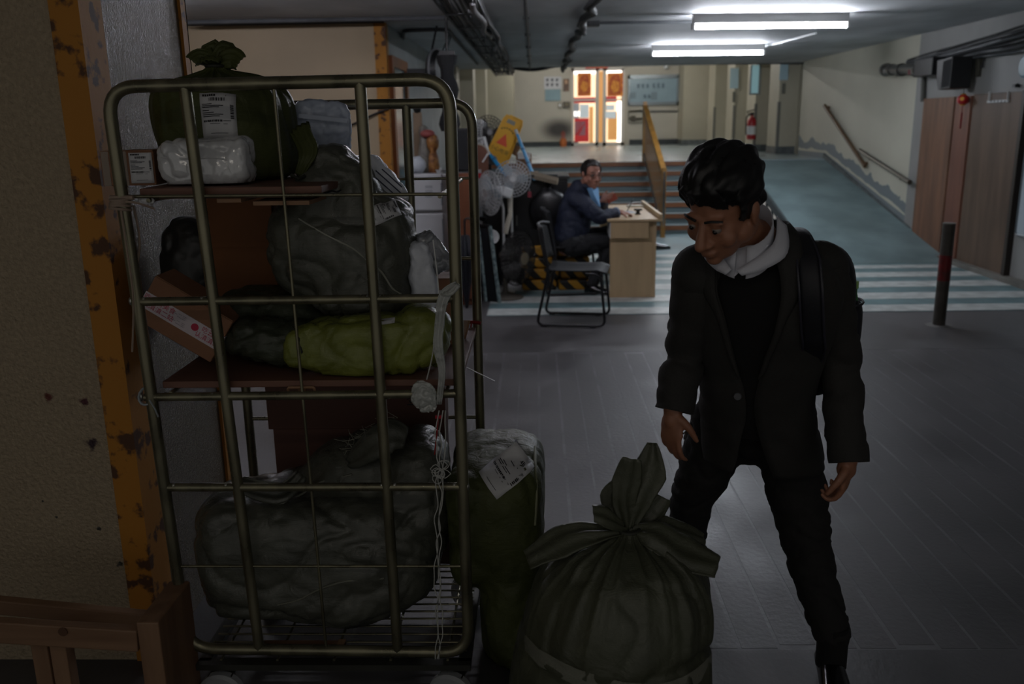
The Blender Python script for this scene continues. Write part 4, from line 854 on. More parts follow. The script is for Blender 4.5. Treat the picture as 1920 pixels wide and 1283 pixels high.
# ---------------------------------------------------------------- chairs
M_chair = mat('black_chair_steel', '26272a', .35, metal=.3); M_mesh = mat('black_seat_shell', '17181a', .7)
def make_chair(label):
    t = thing('stacking_chair', label, 'chair')
    for s in (-1, 1):
        y = .23*s
        pts = round_path([(-.06, y*.9, .8), (-.0, y, .46), (-.1, y, .014), (.46, y, .014), (.42, y, .43), (.30, y, .44)], .06, 5)
        MB().tube(pts, .0115, 8).build('side_frame', M_chair, t, world=False, smooth=60)
        for x in (-.04, .36): MB().box((x, y, .008), (.05, .03, .016)).build('foot_cap', M_black, t, world=False, bevel=.004)
    MB().tube([(.40, -.23, .43), (.40, .23, .43)], .01, 8).tube([(0, -.23, .43), (0, .23, .43)], .01, 8).build('cross_bar', M_chair, t, world=False)
    V = []
    for i in range(8):
        u = i/7
        for j in range(9):
            v = j/8-.5; V.append((-.03+.49*u, v*.46*(1-.06*u), .452+.018*(abs(v)*2)**2-.012*math.sin(u*math.pi)-(.03*max(0, u-.85)/.15)))
    MB().grid(V, 8, 9).build('seat', M_mesh, t, world=False, smooth=60, solid=.012)
    V = []
    for i in range(8):
        u = i/7
        for j in range(9):
            v = j/8-.5; V.append((-.02-.055*u-.04*(1-(2*v)**2), v*.43*(1-.1*u*u), .52+.28*u))
    MB().grid(V, 8, 9).build('backrest', M_mesh, t, world=False, smooth=60, solid=.01)
    MB().tube(spline([(-.06, -.2, .8), (-.1, -.1, .815), (-.115, 0, .815), (-.1, .1, .815), (-.06, .2, .8)]), .012, 8).build('top_rail', mat('grey_chair_top', '6a6b6e', .35, metal=.5), t, world=False, smooth=60)
    return t
ch = make_chair('black steel sled-base chair standing empty before the desk'); ch.location = (.13, 7.2, .005); ch.rotation_euler.z = -.16; ch['group'] = 'black sled-base chairs'
ch2 = copy_tree(ch); ch2['label'] = 'black steel chair under the seated man at the desk'; ch2.location = (.16, 8.5, .005); ch2.rotation_euler.z = .1
# ================================================================ ROLL CAGE TROLLEY
YFR, YRE = 2.15, 2.80
def fp(x, y, Y=YFR): return at(x, y, Y)
tr = thing('roll_cage_trolley', 'tall tubular steel roll cage trolley loaded with parcels', 'trolley', (-.6, 2.45, 0))
M_tub = mat('olive_galvanised_tube', '827e68', .33, metal=.75, var=.35, vscale=18, stretch=(1, 1, .4), rvar=.12)
fr_ = thing('front_frame', None, None); fr_.parent = tr; fr_.location = (0, 0, 0)
def tpart(mb, name, par, sm=60, m=None): return mb.build(name, m or M_tub, par, smooth=sm)
tpart(MB().tube(round_path([fp(199, 163), fp(842, 148), fp(879, 1224), fp(353, 1216)], .075, 7, True), .0155, 12, closed=True), 'hoop', fr_)
for a, b in (((347, 165), (487, 1222)), ((675, 155), (746, 1224))): tpart(MB().tube([fp(*a), fp(*b)], .0145, 12), 'upright', fr_)
for a, b in (((259, 566), (851, 559)), ((272, 745), (857, 738)), ((311, 914), (866, 913))): tpart(MB().tube([fp(*a), fp(*b)], .0115, 12), 'crossbar', fr_)
for a, b in (((513, 160), (612, 1220)),): tpart(MB().tube([fp(*a), fp(*b)], .0042, 8), 'wire', fr_)
for a, b in (((218, 369), (838, 364)), ((337, 1062), (868, 1062))): tpart(MB().tube([fp(*a), fp(*b)], .0042, 8), 'wire', fr_)
mb = MB()
M_weld = mat('bright_weld', '9a9a94', .3, metal=.8)
for x, y in ((258, 565), (391, 564), (701, 561), (848, 559), (411, 744), (717, 741), (436, 914), (728, 913), (864, 913), (484, 1222), (745, 1224), (276, 745), (314, 914)):
    for s in (-1, 1): p = fp(x+12*s, y, YFR-.004); MB().ell(p, (.007, .006, .011), 8, 6).build('weld', M_weld, fr_, smooth=180)
re_ = thing('rear_frame', None, None); re_.parent = tr
xl, xr, zt, zb = -.985, -.197, 1.685, .19
tpart(MB().tube(round_path([(xl, YRE, zt), (xr, YRE, zt), (xr, YRE, zb), (xl, YRE, zb)], .075, 7, True), .0155, 12, closed=True), 'hoop', re_)
for x in (-.785, -.40): tpart(MB().tube([(x, YRE, zt), (x, YRE, zb)], .0145, 12), 'upright', re_)
for z in (1.2, .935, .66): tpart(MB().tube([(xl, YRE, z), (xr, YRE, z)], .0065, 10), 'crossbar', re_)
tpart(MB().tube([(-.59, YRE, zt), (-.59, YRE, zb)], .0042, 8), 'wire', re_)
for z in (1.455, .43): tpart(MB().tube([(xl, YRE, z), (xr, YRE, z)], .0042, 8), 'wire', re_)
dk_ = thing('base_deck', None, None); dk_.parent = tr
M_base = mat('base_steel', '4b4c47', .4, metal=.6, var=.3)
tpart(MB().box2((-.965, YFR-.02, .147), (-.195, YFR+.015, .165)).box2((-.965, YRE-.015, .147), (-.195, YRE+.02, .165)).box2((-.965, YFR, .147), (-.93, YRE, .165)).box2((-.23, YFR, .147), (-.195, YRE, .165)), 'base_frame', dk_, 30, M_base)
for k in range(15): tpart(MB().tube([(-.95, YFR+.04+.041*k, .172), (-.21, YFR+.04+.041*k, .172)], .003, 6), 'deck_wire', dk_)
for k in range(5): tpart(MB().tube([(-.9+.16*k, YFR, .167), (-.9+.16*k, YRE, .167)], .004, 6), 'deck_wire', dk_)
M_tyre = mat('grey_rubber', '8d9093', .5); M_whub = mat('wheel_hub', 'a3a6a8', .4)
for x, y in ((-.905, YFR+.025), (-.245, YFR+.025), (-.91, YRE-.06), (-.245, YRE-.06)):
    cst = thing('caster', None, None); cst.parent = tr; cst.location = (x-tr.location.x, y-tr.location.y, 0); cst.rotation_euler.z = random.uniform(-.25, .25)
    Mx = Matrix.Translation((0, -.03, .065)) @ Matrix.Rotation(math.pi/2, 4, 'X') @ Matrix.Scale(1.13, 4)
    MB().lathe([(.03, -.014), (.05, -.016), (.0575, -.009), (.0575, .009), (.05, .016), (.03, .014)], 24, Mx).build('tyre', M_tyre, cst, world=False, smooth=40)
    MB().lathe([(.001, -.018), (.03, -.018), (.034, -.014), (.034, .014), (.03, .018), (.001, .018)], 18, Mx).build('hub', M_whub, cst, world=False, smooth=40)
    MB().tube([(0, -.06, .065), (0, 0, .065)], .006, 8).build('axle', M_steel, cst, world=False)
    MB().box((-.027, -.015, .085), (.004, .045, .07)).box((.027, -.015, .085), (.004, .045, .07)).box((0, 0, .119), (.07, .07, .006)).build('fork', M_base, cst, world=False)
# shelves
M_board = mat('shelf_board', '6f4c3d', .6, var=.25, vscale=4, stretch=(.6, 3, 3))
zs1 = fp(380, 352, 2.19).z-.008; zs2 = fp(500, 714, 2.18).z-.008
t = thing('shelf_board', 'upper brown wooden shelf board in the left half of the trolley', 'shelf', (-.75, 2.47, zs1), group='trolley shelf boards')
MB().box2((-.985, 2.175, zs1-.009), (-.53, 2.77, zs1+.009)).build('board', M_board, t, bevel=.002); MB().box2((-.975, 2.2, zs1-.02), (-.56, 2.225, zs1-.009)).build('batten', mat('batten', '4c3830', .7), t)
for k, (x0, x1, y) in enumerate(((-.79, -.73, 367), (-.70, -.56, 372))): MB().box2((x0, 2.165, zs1-.028-.008*k), (x1, 2.4, zs1-.018-.008*k)).build('cardboard_strip', M_card, t)
t = thing('shelf_board', 'full-width middle wooden shelf board of the trolley', 'shelf', (-.6, 2.47, zs2), group='trolley shelf boards')
MB().box2((-.985, 2.175, zs2-.009), (-.2, 2.77, zs2+.009)).build('board', M_board, t, bevel=.002)
p = fp(565, 731, 2.17); MB().tube(round_path([(p.x-.035, p.y, p.z+.006), (p.x+.035, p.y, p.z+.006), (p.x+.035, p.y, p.z-.008), (p.x-.035, p.y, p.z-.008)], .008, 3, True), .004, 6, closed=True).box((p.x, p.y+.01, p.z), (.02, .01, .016)).build('wooden_clip', mat('clip_wood', '8d6a4e', .6), t)
for zz in (zs1-.019, zs2-.016):
    for x in (-.955, -.235): tpart(MB().tube([(x, YFR, zz), (x, YRE, zz)], .0055, 8), 'shelf_rail', tr)

# ================================================================ SACKS AND PARCELS
def csphere(n):
    V = {}; F = []; L_ = []
    def vid(p):
        k = tuple(np.round(p, 6))
        if k not in V: V[k] = len(L_); L_.append(p)
        return V[k]
    g = np.tan(np.linspace(-math.pi/4, math.pi/4, n+1))
    for ax in range(3):
        for s in (-1, 1):
            ids = np.empty((n+1, n+1), int)
            for i in range(n+1):
                for j in range(n+1):
                    p = np.zeros(3); p[ax] = s; p[(ax+1) % 3] = g[i]; p[(ax+2) % 3] = g[j]; ids[i, j] = vid(p)
            for i in range(n):
                for j in range(n):
                    q = (ids[i, j], ids[i+1, j], ids[i+1, j+1], ids[i, j+1]); F.append(q if s > 0 else q[::-1])
    P = np.array(L_); return P/np.linalg.norm(P, axis=1)[:, None], F
_cs = {}
def cs(n):
    if n not in _cs: _cs[n] = csphere(n)
    return _cs[n]
def superel(r, p, n=40):
    d, F = cs(n); r = np.array(r); q = (np.abs(d/r)**p).sum(1)**(-1/p); return d*q[:, None], F
def folds(P, f, seed, dirn=(1, 1, 1), warp=.5):
    Q = P*f; wv = np.stack([noise3(Q*.6+seed+k*7.7) for k in range(3)], 1)*warp*2
    return ridge((Q+wv)*np.array(dirn)+seed, 3.6)
def drape(me, amp, f, seed, big=.03, dirn=(1, 1, 1), fine=.35, zmin=None, warp=.6):
    v, n = mesh_np(me)
    h = big*noise3(v*f*.45+seed)*1.6-amp*folds(v, f, seed, dirn, warp)-amp*fine*folds(v, f*2.6, seed+9, dirn, warp)+amp*.25*noise3(v*f*5+seed)
    v = v+n*h[:, None]
    if zmin is not None: v[:, 2] = np.where(v[:, 2] < zmin+.01, zmin+.003*np.tanh((v[:, 2]-zmin)*40)+.003, v[:, 2])
    set_np(me, v)
def sack_mesh(parts, voxel, amp, f, seed, big=.02, dirn=(1, 1, 1), zmin=None, sm=5, fine=.35, n=24, warp=.6):
    "parts: list of (centre, half sizes, exponent, euler); pieces fuse into one surface, then folds are pressed in"
    mb = MB()
    for c, r, p, e in parts:
        P, F = superel(r, p, n); R = np.array(Euler(e).to_matrix()); mb.add(P @ R.T+np.array(c), F)
    me = remesh(mb, voxel, sm); drape(me, amp, f, seed, big, dirn, fine, zmin, warp); return me
def localise(me, t): me.transform(abs_mat(t).inverted()); return me
def sackmat(name, col, rough=.42, spec=.5, col2=None):
    if name in MATS: return MATS[name]
    m = mat(name, col, rough, spec=spec, var=.3, vscale=7, col2=col2, rvar=.1, detail=6); N, L, b = nodes_of(m)
    tc = N.new('ShaderNodeTexCoord'); n1 = N.new('ShaderNodeTexNoise'); n1.inputs['Scale'].default_value = 22; n1.inputs['Detail'].default_value = 5; n1.inputs['Distortion'].default_value = 1.6
    w = N.new('ShaderNodeTexWave'); w.inputs['Scale'].default_value = 130; w.bands_direction = 'Z'; w.inputs['Distortion'].default_value = 1
    mx = N.new('ShaderNodeMath'); mx.operation = 'MULTIPLY_ADD'; mx.inputs[1].default_value = .06; bp = N.new('ShaderNodeBump'); bp.inputs['Strength'].default_value = .35; bp.inputs['Distance'].default_value = .012
    for q in (n1, w): L.new(tc.outputs['Object'], q.inputs['Vector'])
    L.new(w.outputs['Fac'], mx.inputs[0]); L.new(n1.outputs['Fac'], mx.inputs[2]); L.new(mx.outputs[0], bp.inputs['Height']); L.new(bp.outputs[0], b.inputs['Normal'])
    return m
M_sg = sackmat('grey_woven_sack', '53554c', .36, .6)
M_so = sackmat('olive_woven_sack', '4a5029', .52, .35)
M_sy = sackmat('bright_olive_sack', '757c36', .33)
M_sd = sackmat('dark_green_sack', '3c4234', .4)
M_sr = sackmat('grey_green_sack', '4c4f3f', .42)
M_band = mat('clear_tape', 'b8b8ad', .15, spec=.8, alpha=.25)
def bvh_of(ob):
    me = ob.data; M = abs_mat(ob); return BVHTree.FromPolygons([M @ v.co for v in me.vertices], [tuple(p.vertices) for p in me.polygons])
def conform(mb, bvh, M, w, h, nu, nv, off, x0=0., y0=0.):
    "a small sheet laid on a surface: points of the plane M dropped along its normal"
    n = (M.to_3x3() @ Vector((0, 0, 1))).normalized(); V = []; last = None; D = []
    for i in range(nu):
        for j in range(nv):
            p = M @ Vector((x0+w*(i/(nu-1)-.5), y0+h*(j/(nv-1)-.5), 0)); hit = bvh.ray_cast(p+n*.25, -n, .6)
            V.append((p, (hit[0]-p).dot(n) if hit[0] else None))
    ds = [d for _, d in V if d is not None]
    if not ds: return mb
    m_ = sorted(ds)[len(ds)//2]
    pts = [p+n*((m_ if d is None else max(min(d, m_+.05), m_-.05))+off) for p, d in V]
    return mb.grid(pts, nu, nv)
def label_marks(seed):
    "layout of a courier label: (x, y, w, h) in unit coordinates"
    r = random.Random(seed); out = []
    x = -.42
    for k in range(6): out.append((x+.03, .44, .05, .05)); x += .066
    x = -.22
    while x < .25: w = r.choice((.012, .02, .03)); out.append((x, .345, w, .075)); x += w+r.choice((.012, .02))
    for y, w in ((.24, .3), (.205, .62), (.17, .5), (.1, .2), (.05, .34), (.01, .6), (-.03, .5)): out.append((-.44+w/2, y, w, .016))
    x = -.42
    while x < .12: w = r.choice((.025, .04)); out.append((x, -.13, w, .045)); x += w+.014
    out.append((.25, -.13, .22, .014))
    y = .22
    while y > -.08: w = r.choice((.012, .022, .03)); out.append((.40, y, .085, w)); y -= w+.014
    for x, y, w in ((-.1, -.19, .3), (.2, -.2, .12), (.0, -.4, .5)): out.append((x, y, w, .01))
    return out
def label(parent, bvh, M, w, h, seed=1, col=None, name='shipping_label'):
    mb = MB(); conform(mb, bvh, M, w, h, 7, 9, .0035); s = mb.build(name, col or M_paper, parent, smooth=60, solid=.0008); tag(s, 'white shipping label')
    mb = MB()
    for x, y, a, b in label_marks(seed): conform(mb, bvh, M, a*w, b*h, 4, 2, .0052, x*w, y*h)
    tag(mb.build('label_print', M_ink, s), kind='stuff'); return s
class Plane:                                                    # a flat face for labels on boxes
    def __init__(s, M): s.M = M; s.n = (M.to_3x3() @ Vector((0, 0, 1))).normalized(); s.o = M.translation
    def ray_cast(s, p, d, dist): return (p-s.n*(p-s.o).dot(s.n), s.n, 0, 0)
def tied_sack(parent, prof, seed, m, n_pl=24, amp=.016, rmax=.2, lump=.02, nphi=180, vf=.5, squash=(1, 1), c=(0, 0, 0), lean=(0, 0), name='sack_body', pinch=()):
    "a sack gathered at its neck: profile (r, z) bottom to neck, pleats radiate from the neck and die out downwards"
    r = random.Random(seed); pr = []
    zs = [p[1] for p in prof]; rs = [p[0] for p in prof]; s = [0]
    for i in range(1, len(prof)): s.append(s[-1]+math.hypot(rs[i]-rs[i-1], zs[i]-zs[i-1]))
    T = np.linspace(0, s[-1], 110); R = np.interp(T, s, rs); Z = np.interp(T, s, zs)
    k = np.ones(7)/7; R2 = np.convolve(np.pad(R, 3, 'edge'), k, 'valid'); Z2 = np.convolve(np.pad(Z, 3, 'edge'), k, 'valid'); R, Z = R2, Z2
    phi = np.linspace(0, 2*math.pi, nphi, endpoint=False)
    PL = np.zeros(nphi); PL2 = np.zeros(nphi)
    for q in range(n_pl):
        a = 2*math.pi*(q+r.uniform(-.4, .4))/n_pl; w = r.uniform(.035, .085); d = np.abs((phi-a+math.pi) % (2*math.pi)-math.pi); PL += r.uniform(.4, 1.)*np.maximum(0, 1-d/w)
    for q in range(9):
        a = r.uniform(0, 6.283); w = r.uniform(.1, .22); d = np.abs((phi-a+math.pi) % (2*math.pi)-math.pi); PL2 += r.uniform(.4, 1)*np.maximum(0, 1-d/w)**1.5
    dR = np.gradient(R); dZ = np.gradient(Z); nl = np.hypot(dR, dZ)+1e-9; nr = dZ/nl; nz = -dR/nl
    V = np.zeros((len(T), nphi, 3)); sn = s[-1]
    base = np.stack([R[:, None]*np.cos(phi), R[:, None]*np.sin(phi), np.broadcast_to(Z[:, None], (len(T), nphi))], 2)
    u = (sn-T)/sn
    near = np.exp(-(u/.30)**2)*np.clip((sn-T)/.03, .15, 1); mid = np.exp(-((u-.32)/.25)**2)
    fl = base.reshape(-1, 3); lum = noise3(fl*5+seed).reshape(len(T), nphi)*lump*np.clip(u*3, 0, 1)[:, None]; cr = folds(fl, 9, seed+3, (1, 1, .45)).reshape(len(T), nphi)*np.clip(u*4, 0, 1)[:, None]
    h = amp*near[:, None]*(PL[None]-.5)+amp*1.5*vf*mid[:, None]*(PL2[None]-.3)+lum-amp*.55*cr
    for z0, w, d, sd in pinch: h -= d*np.exp(-((Z[:, None]+.02*np.sin(2*phi+sd)[None]-z0)/w)**2)*(1+.6*PL2[None])
    V[..., 0] = (base[..., 0]+h*nr[:, None]*np.cos(phi))*squash[0]+lean[0]*Z[:, None]+c[0]; V[..., 1] = (base[..., 1]+h*nr[:, None]*np.sin(phi))*squash[1]+lean[1]*Z[:, None]+c[1]
    V[..., 2] = np.maximum(base[..., 2]+h*nz[:, None], 0)+c[2]
    nT = len(T); mb = MB(); mb.grid(V.reshape(-1, 3), nT, nphi, False, True); mb.f.append(tuple(range(nphi))); mb.f = [q[::-1] for q in mb.f]
    return mb.build(name, m, parent, smooth=180)
def flap(parent, pts, widths, up, m, seed, curl=.5, pleat=3, name='loose_flap', amp=.004):
    "a leaf of loose cloth: centre line, half widths, cupped about `up`"
    P = spline(pts, 5); n = len(P); Wd = np.interp(np.linspace(0, 1, n), np.linspace(0, 1, len(widths)), widths); V = []; nv = 15; up = Vector(up)
    for i, p in enumerate(P):
        t = (P[min(i+1, n-1)]-P[max(i-1, 0)]).normalized(); sd = t.cross(up).normalized(); nn = sd.cross(t)
        for j in range(nv):
            v = 2*j/(nv-1)-1; a = curl*v
            q = p+sd*(Wd[i]*math.sin(a*1.3)/math.sin(curl*1.3)*1.)+nn*(-Wd[i]*curl*.6*(1-math.cos(a*1.6)))
            q += nn*amp*math.sin(v*pleat*2.2+seed)*(1-.5*i/n); V.append(q)
    V = np.array([tuple(v) for v in V]); V += .010*np.stack([noise3(V*14+seed+k*5) for k in range(3)], 1)
    return MB().grid(V, n, nv).build(name, m, parent, smooth=180, solid=.0025)

# --- front tied sack
c0 = atZ(1135, 1290, .10); c0 = Vector((.145, 1.93, 0))
t = thing('woven_sack', 'large grey-green sack tied at the neck, standing on the floor before the suited man', 'sack', tuple(c0), group='woven parcel sacks')
nk = at(1178, 995, 1.93); hz = nk.z; lean = ((nk.x-c0.x)/hz, 0)
body = tied_sack(t, [(.001, 0), (.12, .0), (.2, .012), (.235, .06), (.25, .16), (.252, .27), (.243, .36), (.237, .42), (.23, .48), (.218, .54), (.20, hz-.10), (.165, hz-.05), (.11, hz-.022), (.06, hz-.008), (.03, hz), (.022, hz+.012)], 5, M_sr, 26, .017, lean=lean, c=tuple(c0), pinch=((.40, .018, .010, 0), (.62, .02, .004, 1)))
bv = bvh_of(body)
mb = MB()
for k in range(40):
    a = 2*math.pi*k/40; d = Vector((math.cos(a), math.sin(a), 0)); z = .40+.018*math.sin(2*a+.3); o = Vector((c0.x+lean[0]*z, c0.y, z)); hit = bv.ray_cast(o, d, .5)[0]; mb.v.append(tuple(hit+d*.003 if hit else o+d*.24)); 
ring = [Vector(v) for v in mb.v]; mb = MB(); mb.grid([p+Vector((0, 0, dz)) for p in ring for dz in (-.022, 0, .022)], 40, 3, True, False); mb.build('clear_tape_band', mat('sack_tape', 'b5b6a8', .1, spec=1., alpha=.3), t, smooth=60)
MB().tube([v*1 for v in [nk+Vector((.027*math.cos(a), .027*math.sin(a), .006+.003*math.sin(a))) for a in np.linspace(0, 6.283, 17)[:-1]]], .005, 8, closed=True).build('neck_tie', mat('dark_string', '26281f', .7), t, smooth=60)
V_ = Vector; toc = V_((0, -1, .25))
def fpt(x, y, dy=0.): return at(x, y, c0.y+dy)
N0 = nk+V_((0, 0, .005))
flap(t, [N0, fpt(1192, 945), fpt(1215, 890, .01), fpt(1224, 832, .03)], [.012, .035, .043, .012], toc, M_sr, 1, .75)
flap(t, [N0, fpt(1172, 950, -.01), fpt(1176, 905, -.015), fpt(1186, 862, -.02)], [.012, .03, .036, .02], toc, M_sr, 2, .7)
flap(t, [N0, fpt(1160, 965, .02), fpt(1150, 930, .03), fpt(1158, 905, .03)], [.012, .028, .034, .018], toc, M_sr, 3, .6)
flap(t, [N0, fpt(1155, 978, -.03), fpt(1135, 966, -.04), fpt(1114, 962, -.045)], [.012, .022, .028, .022], V_((0, -.6, .8)), M_sr, 4, .5)
flap(t, [N0, fpt(1210, 975, .03), fpt(1225, 955, .04), fpt(1243, 930, .05)], [.012, .03, .034, .02], toc, M_sr, 5, .6)
flap(t, [N0, fpt(1225, 1000, -.03), fpt(1285, 1035, -.05), fpt(1345, 1062, -.06)], [.014, .04, .05, .03], V_((0, -.5, .85)), M_sr, 6, .55)
flap(t, [N0, fpt(1230, 985, .04), fpt(1285, 1000, .06), fpt(1325, 1012, .07)], [.012, .034, .036, .02], V_((0, -.4, .9)), M_sr, 7, .5)
flap(t, [N0, fpt(1120, 998, -.03), fpt(1050, 1015, -.05), fpt(988, 1050, -.06)], [.014, .03, .045, .03], V_((0, -.4, .9)), M_sr, 8, .5)

# --- sack behind the trolley's right side, with label
t = thing('woven_sack', 'olive sack with a tilted white label standing against the open right side of the trolley', 'sack', (-.08, 2.5, 0), group='woven parcel sacks')
me = sack_mesh([((-.085, 2.49, .22), (.105, .24, .22), 3.6, (0, 0, .0)), ((-.130, 2.49, .475), (.150, .24, .20), 5, (0, 0, 0)), ((-.04, 2.42, .13), (.10, .18, .14), 3, (0, 0, 0))], .011, .012, 6, 21, .012, (1, 1, .5), 0)
o = link_mesh('sack_body', localise(me, t), M_so, t); bv = bvh_of(o)
pc = at(950, 885, 2.3); label(t, bv, frame_mat(pc, ROT @ V_((.60, -.80, 0)), ROT @ V_((.80, .60, 0))), .088, .135, 3)
MB().tube(spline([bv.ray_cast(at(x, y, 2.0), ray(x, y).normalized(), 3)[0] or at(x, y, 2.6) for x, y in ((1003, 838), (1004, 880), (1006, 930), (1003, 985))], 4), .004, 6).build('side_seam', mat('seam_thread', '7d7f63', .6), t, smooth=60)

# --- big sack lying on the trolley base
t = thing('woven_sack', 'very large grey sack lying on the trolley base behind the lower bars', 'sack', (-.6, 2.47, .175), group='woven parcel sacks')
me = sack_mesh([((-.63, 2.425, .40), (.335, .225, .205), 3.0, (0, .06, 0)), ((-.845, 2.375, .405), (.145, .18, .195), 4., (0, -.06, 0)), ((-.50, 2.50, .58), (.24, .16, .15), 2.4, (0, -.22, 0)), ((-.37, 2.46, .52), (.12, .17, .24), 2.5, (0, .1, 0)), ((-.62, 2.38, .30), (.26, .18, .12), 2.4, (0, .05, 0))], .010, .016, 5, 4, .022, (.8, .9, 1.4), .178, sm=4)
o = link_mesh('sack_body', localise(me, t), M_sg, t); bv = bvh_of(o)
mb = MB()
for pl in (((470, 925), (520, 945), (560, 930), (600, 905), (660, 890)), ((520, 1135), (560, 1125), (600, 1105), (650, 1090), (720, 1085))):
    pts = [bv.ray_cast(at(x, y, 2.0), ray(x, y).normalized(), 3)[0] for x, y in pl]; pts = [p for p in pts if p]
    if len(pts) > 2: MB().tube(spline(pts, 4), .0035, 6).build('folded_seam', mat('seam_grey', '6c6d62', .35), t, smooth=60)
fray = MB()
for k in range(46):
    x = 640+100*random.random(); y = 850-.55*(x-640)+random.uniform(-14, 8); h_ = bv.ray_cast(at(x, y, 2.0), ray(x, y).normalized(), 3)[0] or at(x, y, 2.5)
    fray.tube([h_, h_+V_((random.uniform(-.02, .02), -.012, random.uniform(.005, .02))), h_+V_((random.uniform(-.04, .04), -.015, random.uniform(.0, .035)))], .0008, 4)
tag(fray.build('frayed_threads', mat('thread_pale', '8b8c7e', .7), t), kind='stuff')
p1, p2, p3 = at(700, 815, 2.3), at(745, 812, 2.28), at(775, 850, 2.3)
flap(t, [at(650, 868, 2.36), at(690, 838, 2.31), at(730, 815, 2.29), at(762, 822, 2.30)], [.02, .045, .05, .03], (0, -.8, .6), M_sg, 4, .6)
flap(t, [at(565, 890, 2.28), at(530, 922, 2.24), at(500, 925, 2.23), at(450, 905, 2.24)], [.02, .03, .032, .02], (0, -.7, .7), M_sg, 6, .5)

# --- centre sack
t = thing('woven_sack', 'bulging dark grey sack in the middle of the trolley, seam across its front', 'sack', (-.47, 2.42, zs2), group='woven parcel sacks')
me = sack_mesh([((-0.545, 2.47, 1.285), (.215, .17, .165), 2.5, (0, .1, 0)), ((-0.550, 2.45, 1.43), (.125, .125, .13), 2.6, (0, -.05, 0)), ((-0.565, 2.43, 1.50), (.085, .08, .085), 2.6, (0, 0, 0)), ((-0.500, 2.43, 1.17), (.15, .15, .10), 2.4, (0, .15, 0)), ((-0.425, 2.45, 1.35), (.085, .11, .09), 2.6, (0, .4, 0))], .008, .015, 6, 33, .018, (.8, .8, 1.1), None, sm=3)
o = link_mesh('sack_body', localise(me, t), M_sg, t); bv = bvh_of(o)
for pl in (((530, 360), (560, 410), (610, 440), (660, 465), (690, 490)), ((690, 490), (715, 510), (735, 540), (752, 552))):
    pts = [bv.ray_cast(at(x, y, 2.0), ray(x, y).normalized(), 3)[0] for x, y in pl]; pts = [p for p in pts if p]
    if len(pts) > 2: MB().tube(spline(pts, 4), .003, 6).build('stitched_seam', mat('pale_seam', '8d8e84', .4), t, smooth=60)
pc = at(722, 398, 2.38); label(t, bv, frame_mat(pc, ROT @ V_((.45, -.89, 0)), ROT @ V_((.89, .45, 0))), .052, .075, 8)
pts = [bv.ray_cast(at(x, y, 2.0), ray(x, y).normalized(), 3)[0] for x, y in ((595, 362), (602, 357), (612, 362), (622, 358), (632, 360), (640, 356))]; pts = [p+V_((0, -.002, 0)) for p in pts if p]
if len(pts) > 2: MB().tube(spline(pts, 3), .002, 5).build('ink_scribble', M_ink, t)
t2 = thing('knotted_sack_neck', 'narrow dark twisted cloth tail of the olive sack hanging over the shelf edge', 'cloth', tuple(at(565, 340, 2.4)))
flap(t2, [at(556, 238, 2.42), at(572, 275, 2.38), at(570, 305, 2.36), at(558, 330, 2.37)], [.03, .028, .018, .012], (0, -1, 0), M_so, 9, .8, 7)
MB().tube([at(546, 328, 2.35), at(560, 336, 2.34), at(572, 330, 2.36)], .005, 6).build('string', MATS['dark_string'], t2)

# --- olive sack on the top shelf
cc = V_((-.862, 2.53, zs1+.009)); nk = at(404, 130, 2.53)
t = thing('woven_sack', 'olive green sack with knotted top and white label on the upper trolley shelf', 'sack', tuple(cc), group='woven parcel sacks')
hz = nk.z-cc.z; lean = ((nk.x-cc.x)/hz, 0)
body = tied_sack(t, [(.001, 0), (.12, 0), (.178, .01), (.19, .05), (.192, .12), (.192, hz-.085), (.176, hz-.05), (.12, hz-.022), (.05, hz-.006), (.028, hz), (.022, hz+.01)], 12, M_so, 18, .014, lean=lean, c=tuple(cc), squash=(1, .95), lump=.018)
bv = bvh_of(body)
pc = at(395, 205, 2.3); label(t, bv, frame_mat(pc, ROT @ V_((1, .04, 0)), ROT @ V_((-.06, 1, 0))), .088, .115, 4)
N0 = V_((cc.x+lean[0]*hz, cc.y, cc.z+hz+.004))
MB().tube([N0+V_((.024*math.cos(a), .024*math.sin(a), .004)) for a in np.linspace(0, 6.283, 15)[:-1]], .005, 8, closed=True).tube([N0+V_((-.02, -.01, .005)), N0+V_((-.045, -.015, .012)), N0+V_((-.05, -.015, .004))], .002, 5).build('neck_tie', MATS['dark_string'], t, smooth=60)
for k, (dx, dz, w) in enumerate(((-.035, .035, .02), (-.01, .055, .024), (.022, .05, .024), (.045, .03, .022), (.0, .03, .022))):
    dy = (.0, .02, .01, -.01, -.03)[k]; flap(t, [N0, N0+V_((dx*.6, dy, dz*.7)), N0+V_((dx*1.2, dy, dz*.95)), N0+V_((dx*1.7, dy-.015, dz*.55))], [.012, w*1.2, w*1.3, w], (0, -1, .3), M_so, 20+k, .8, 6)

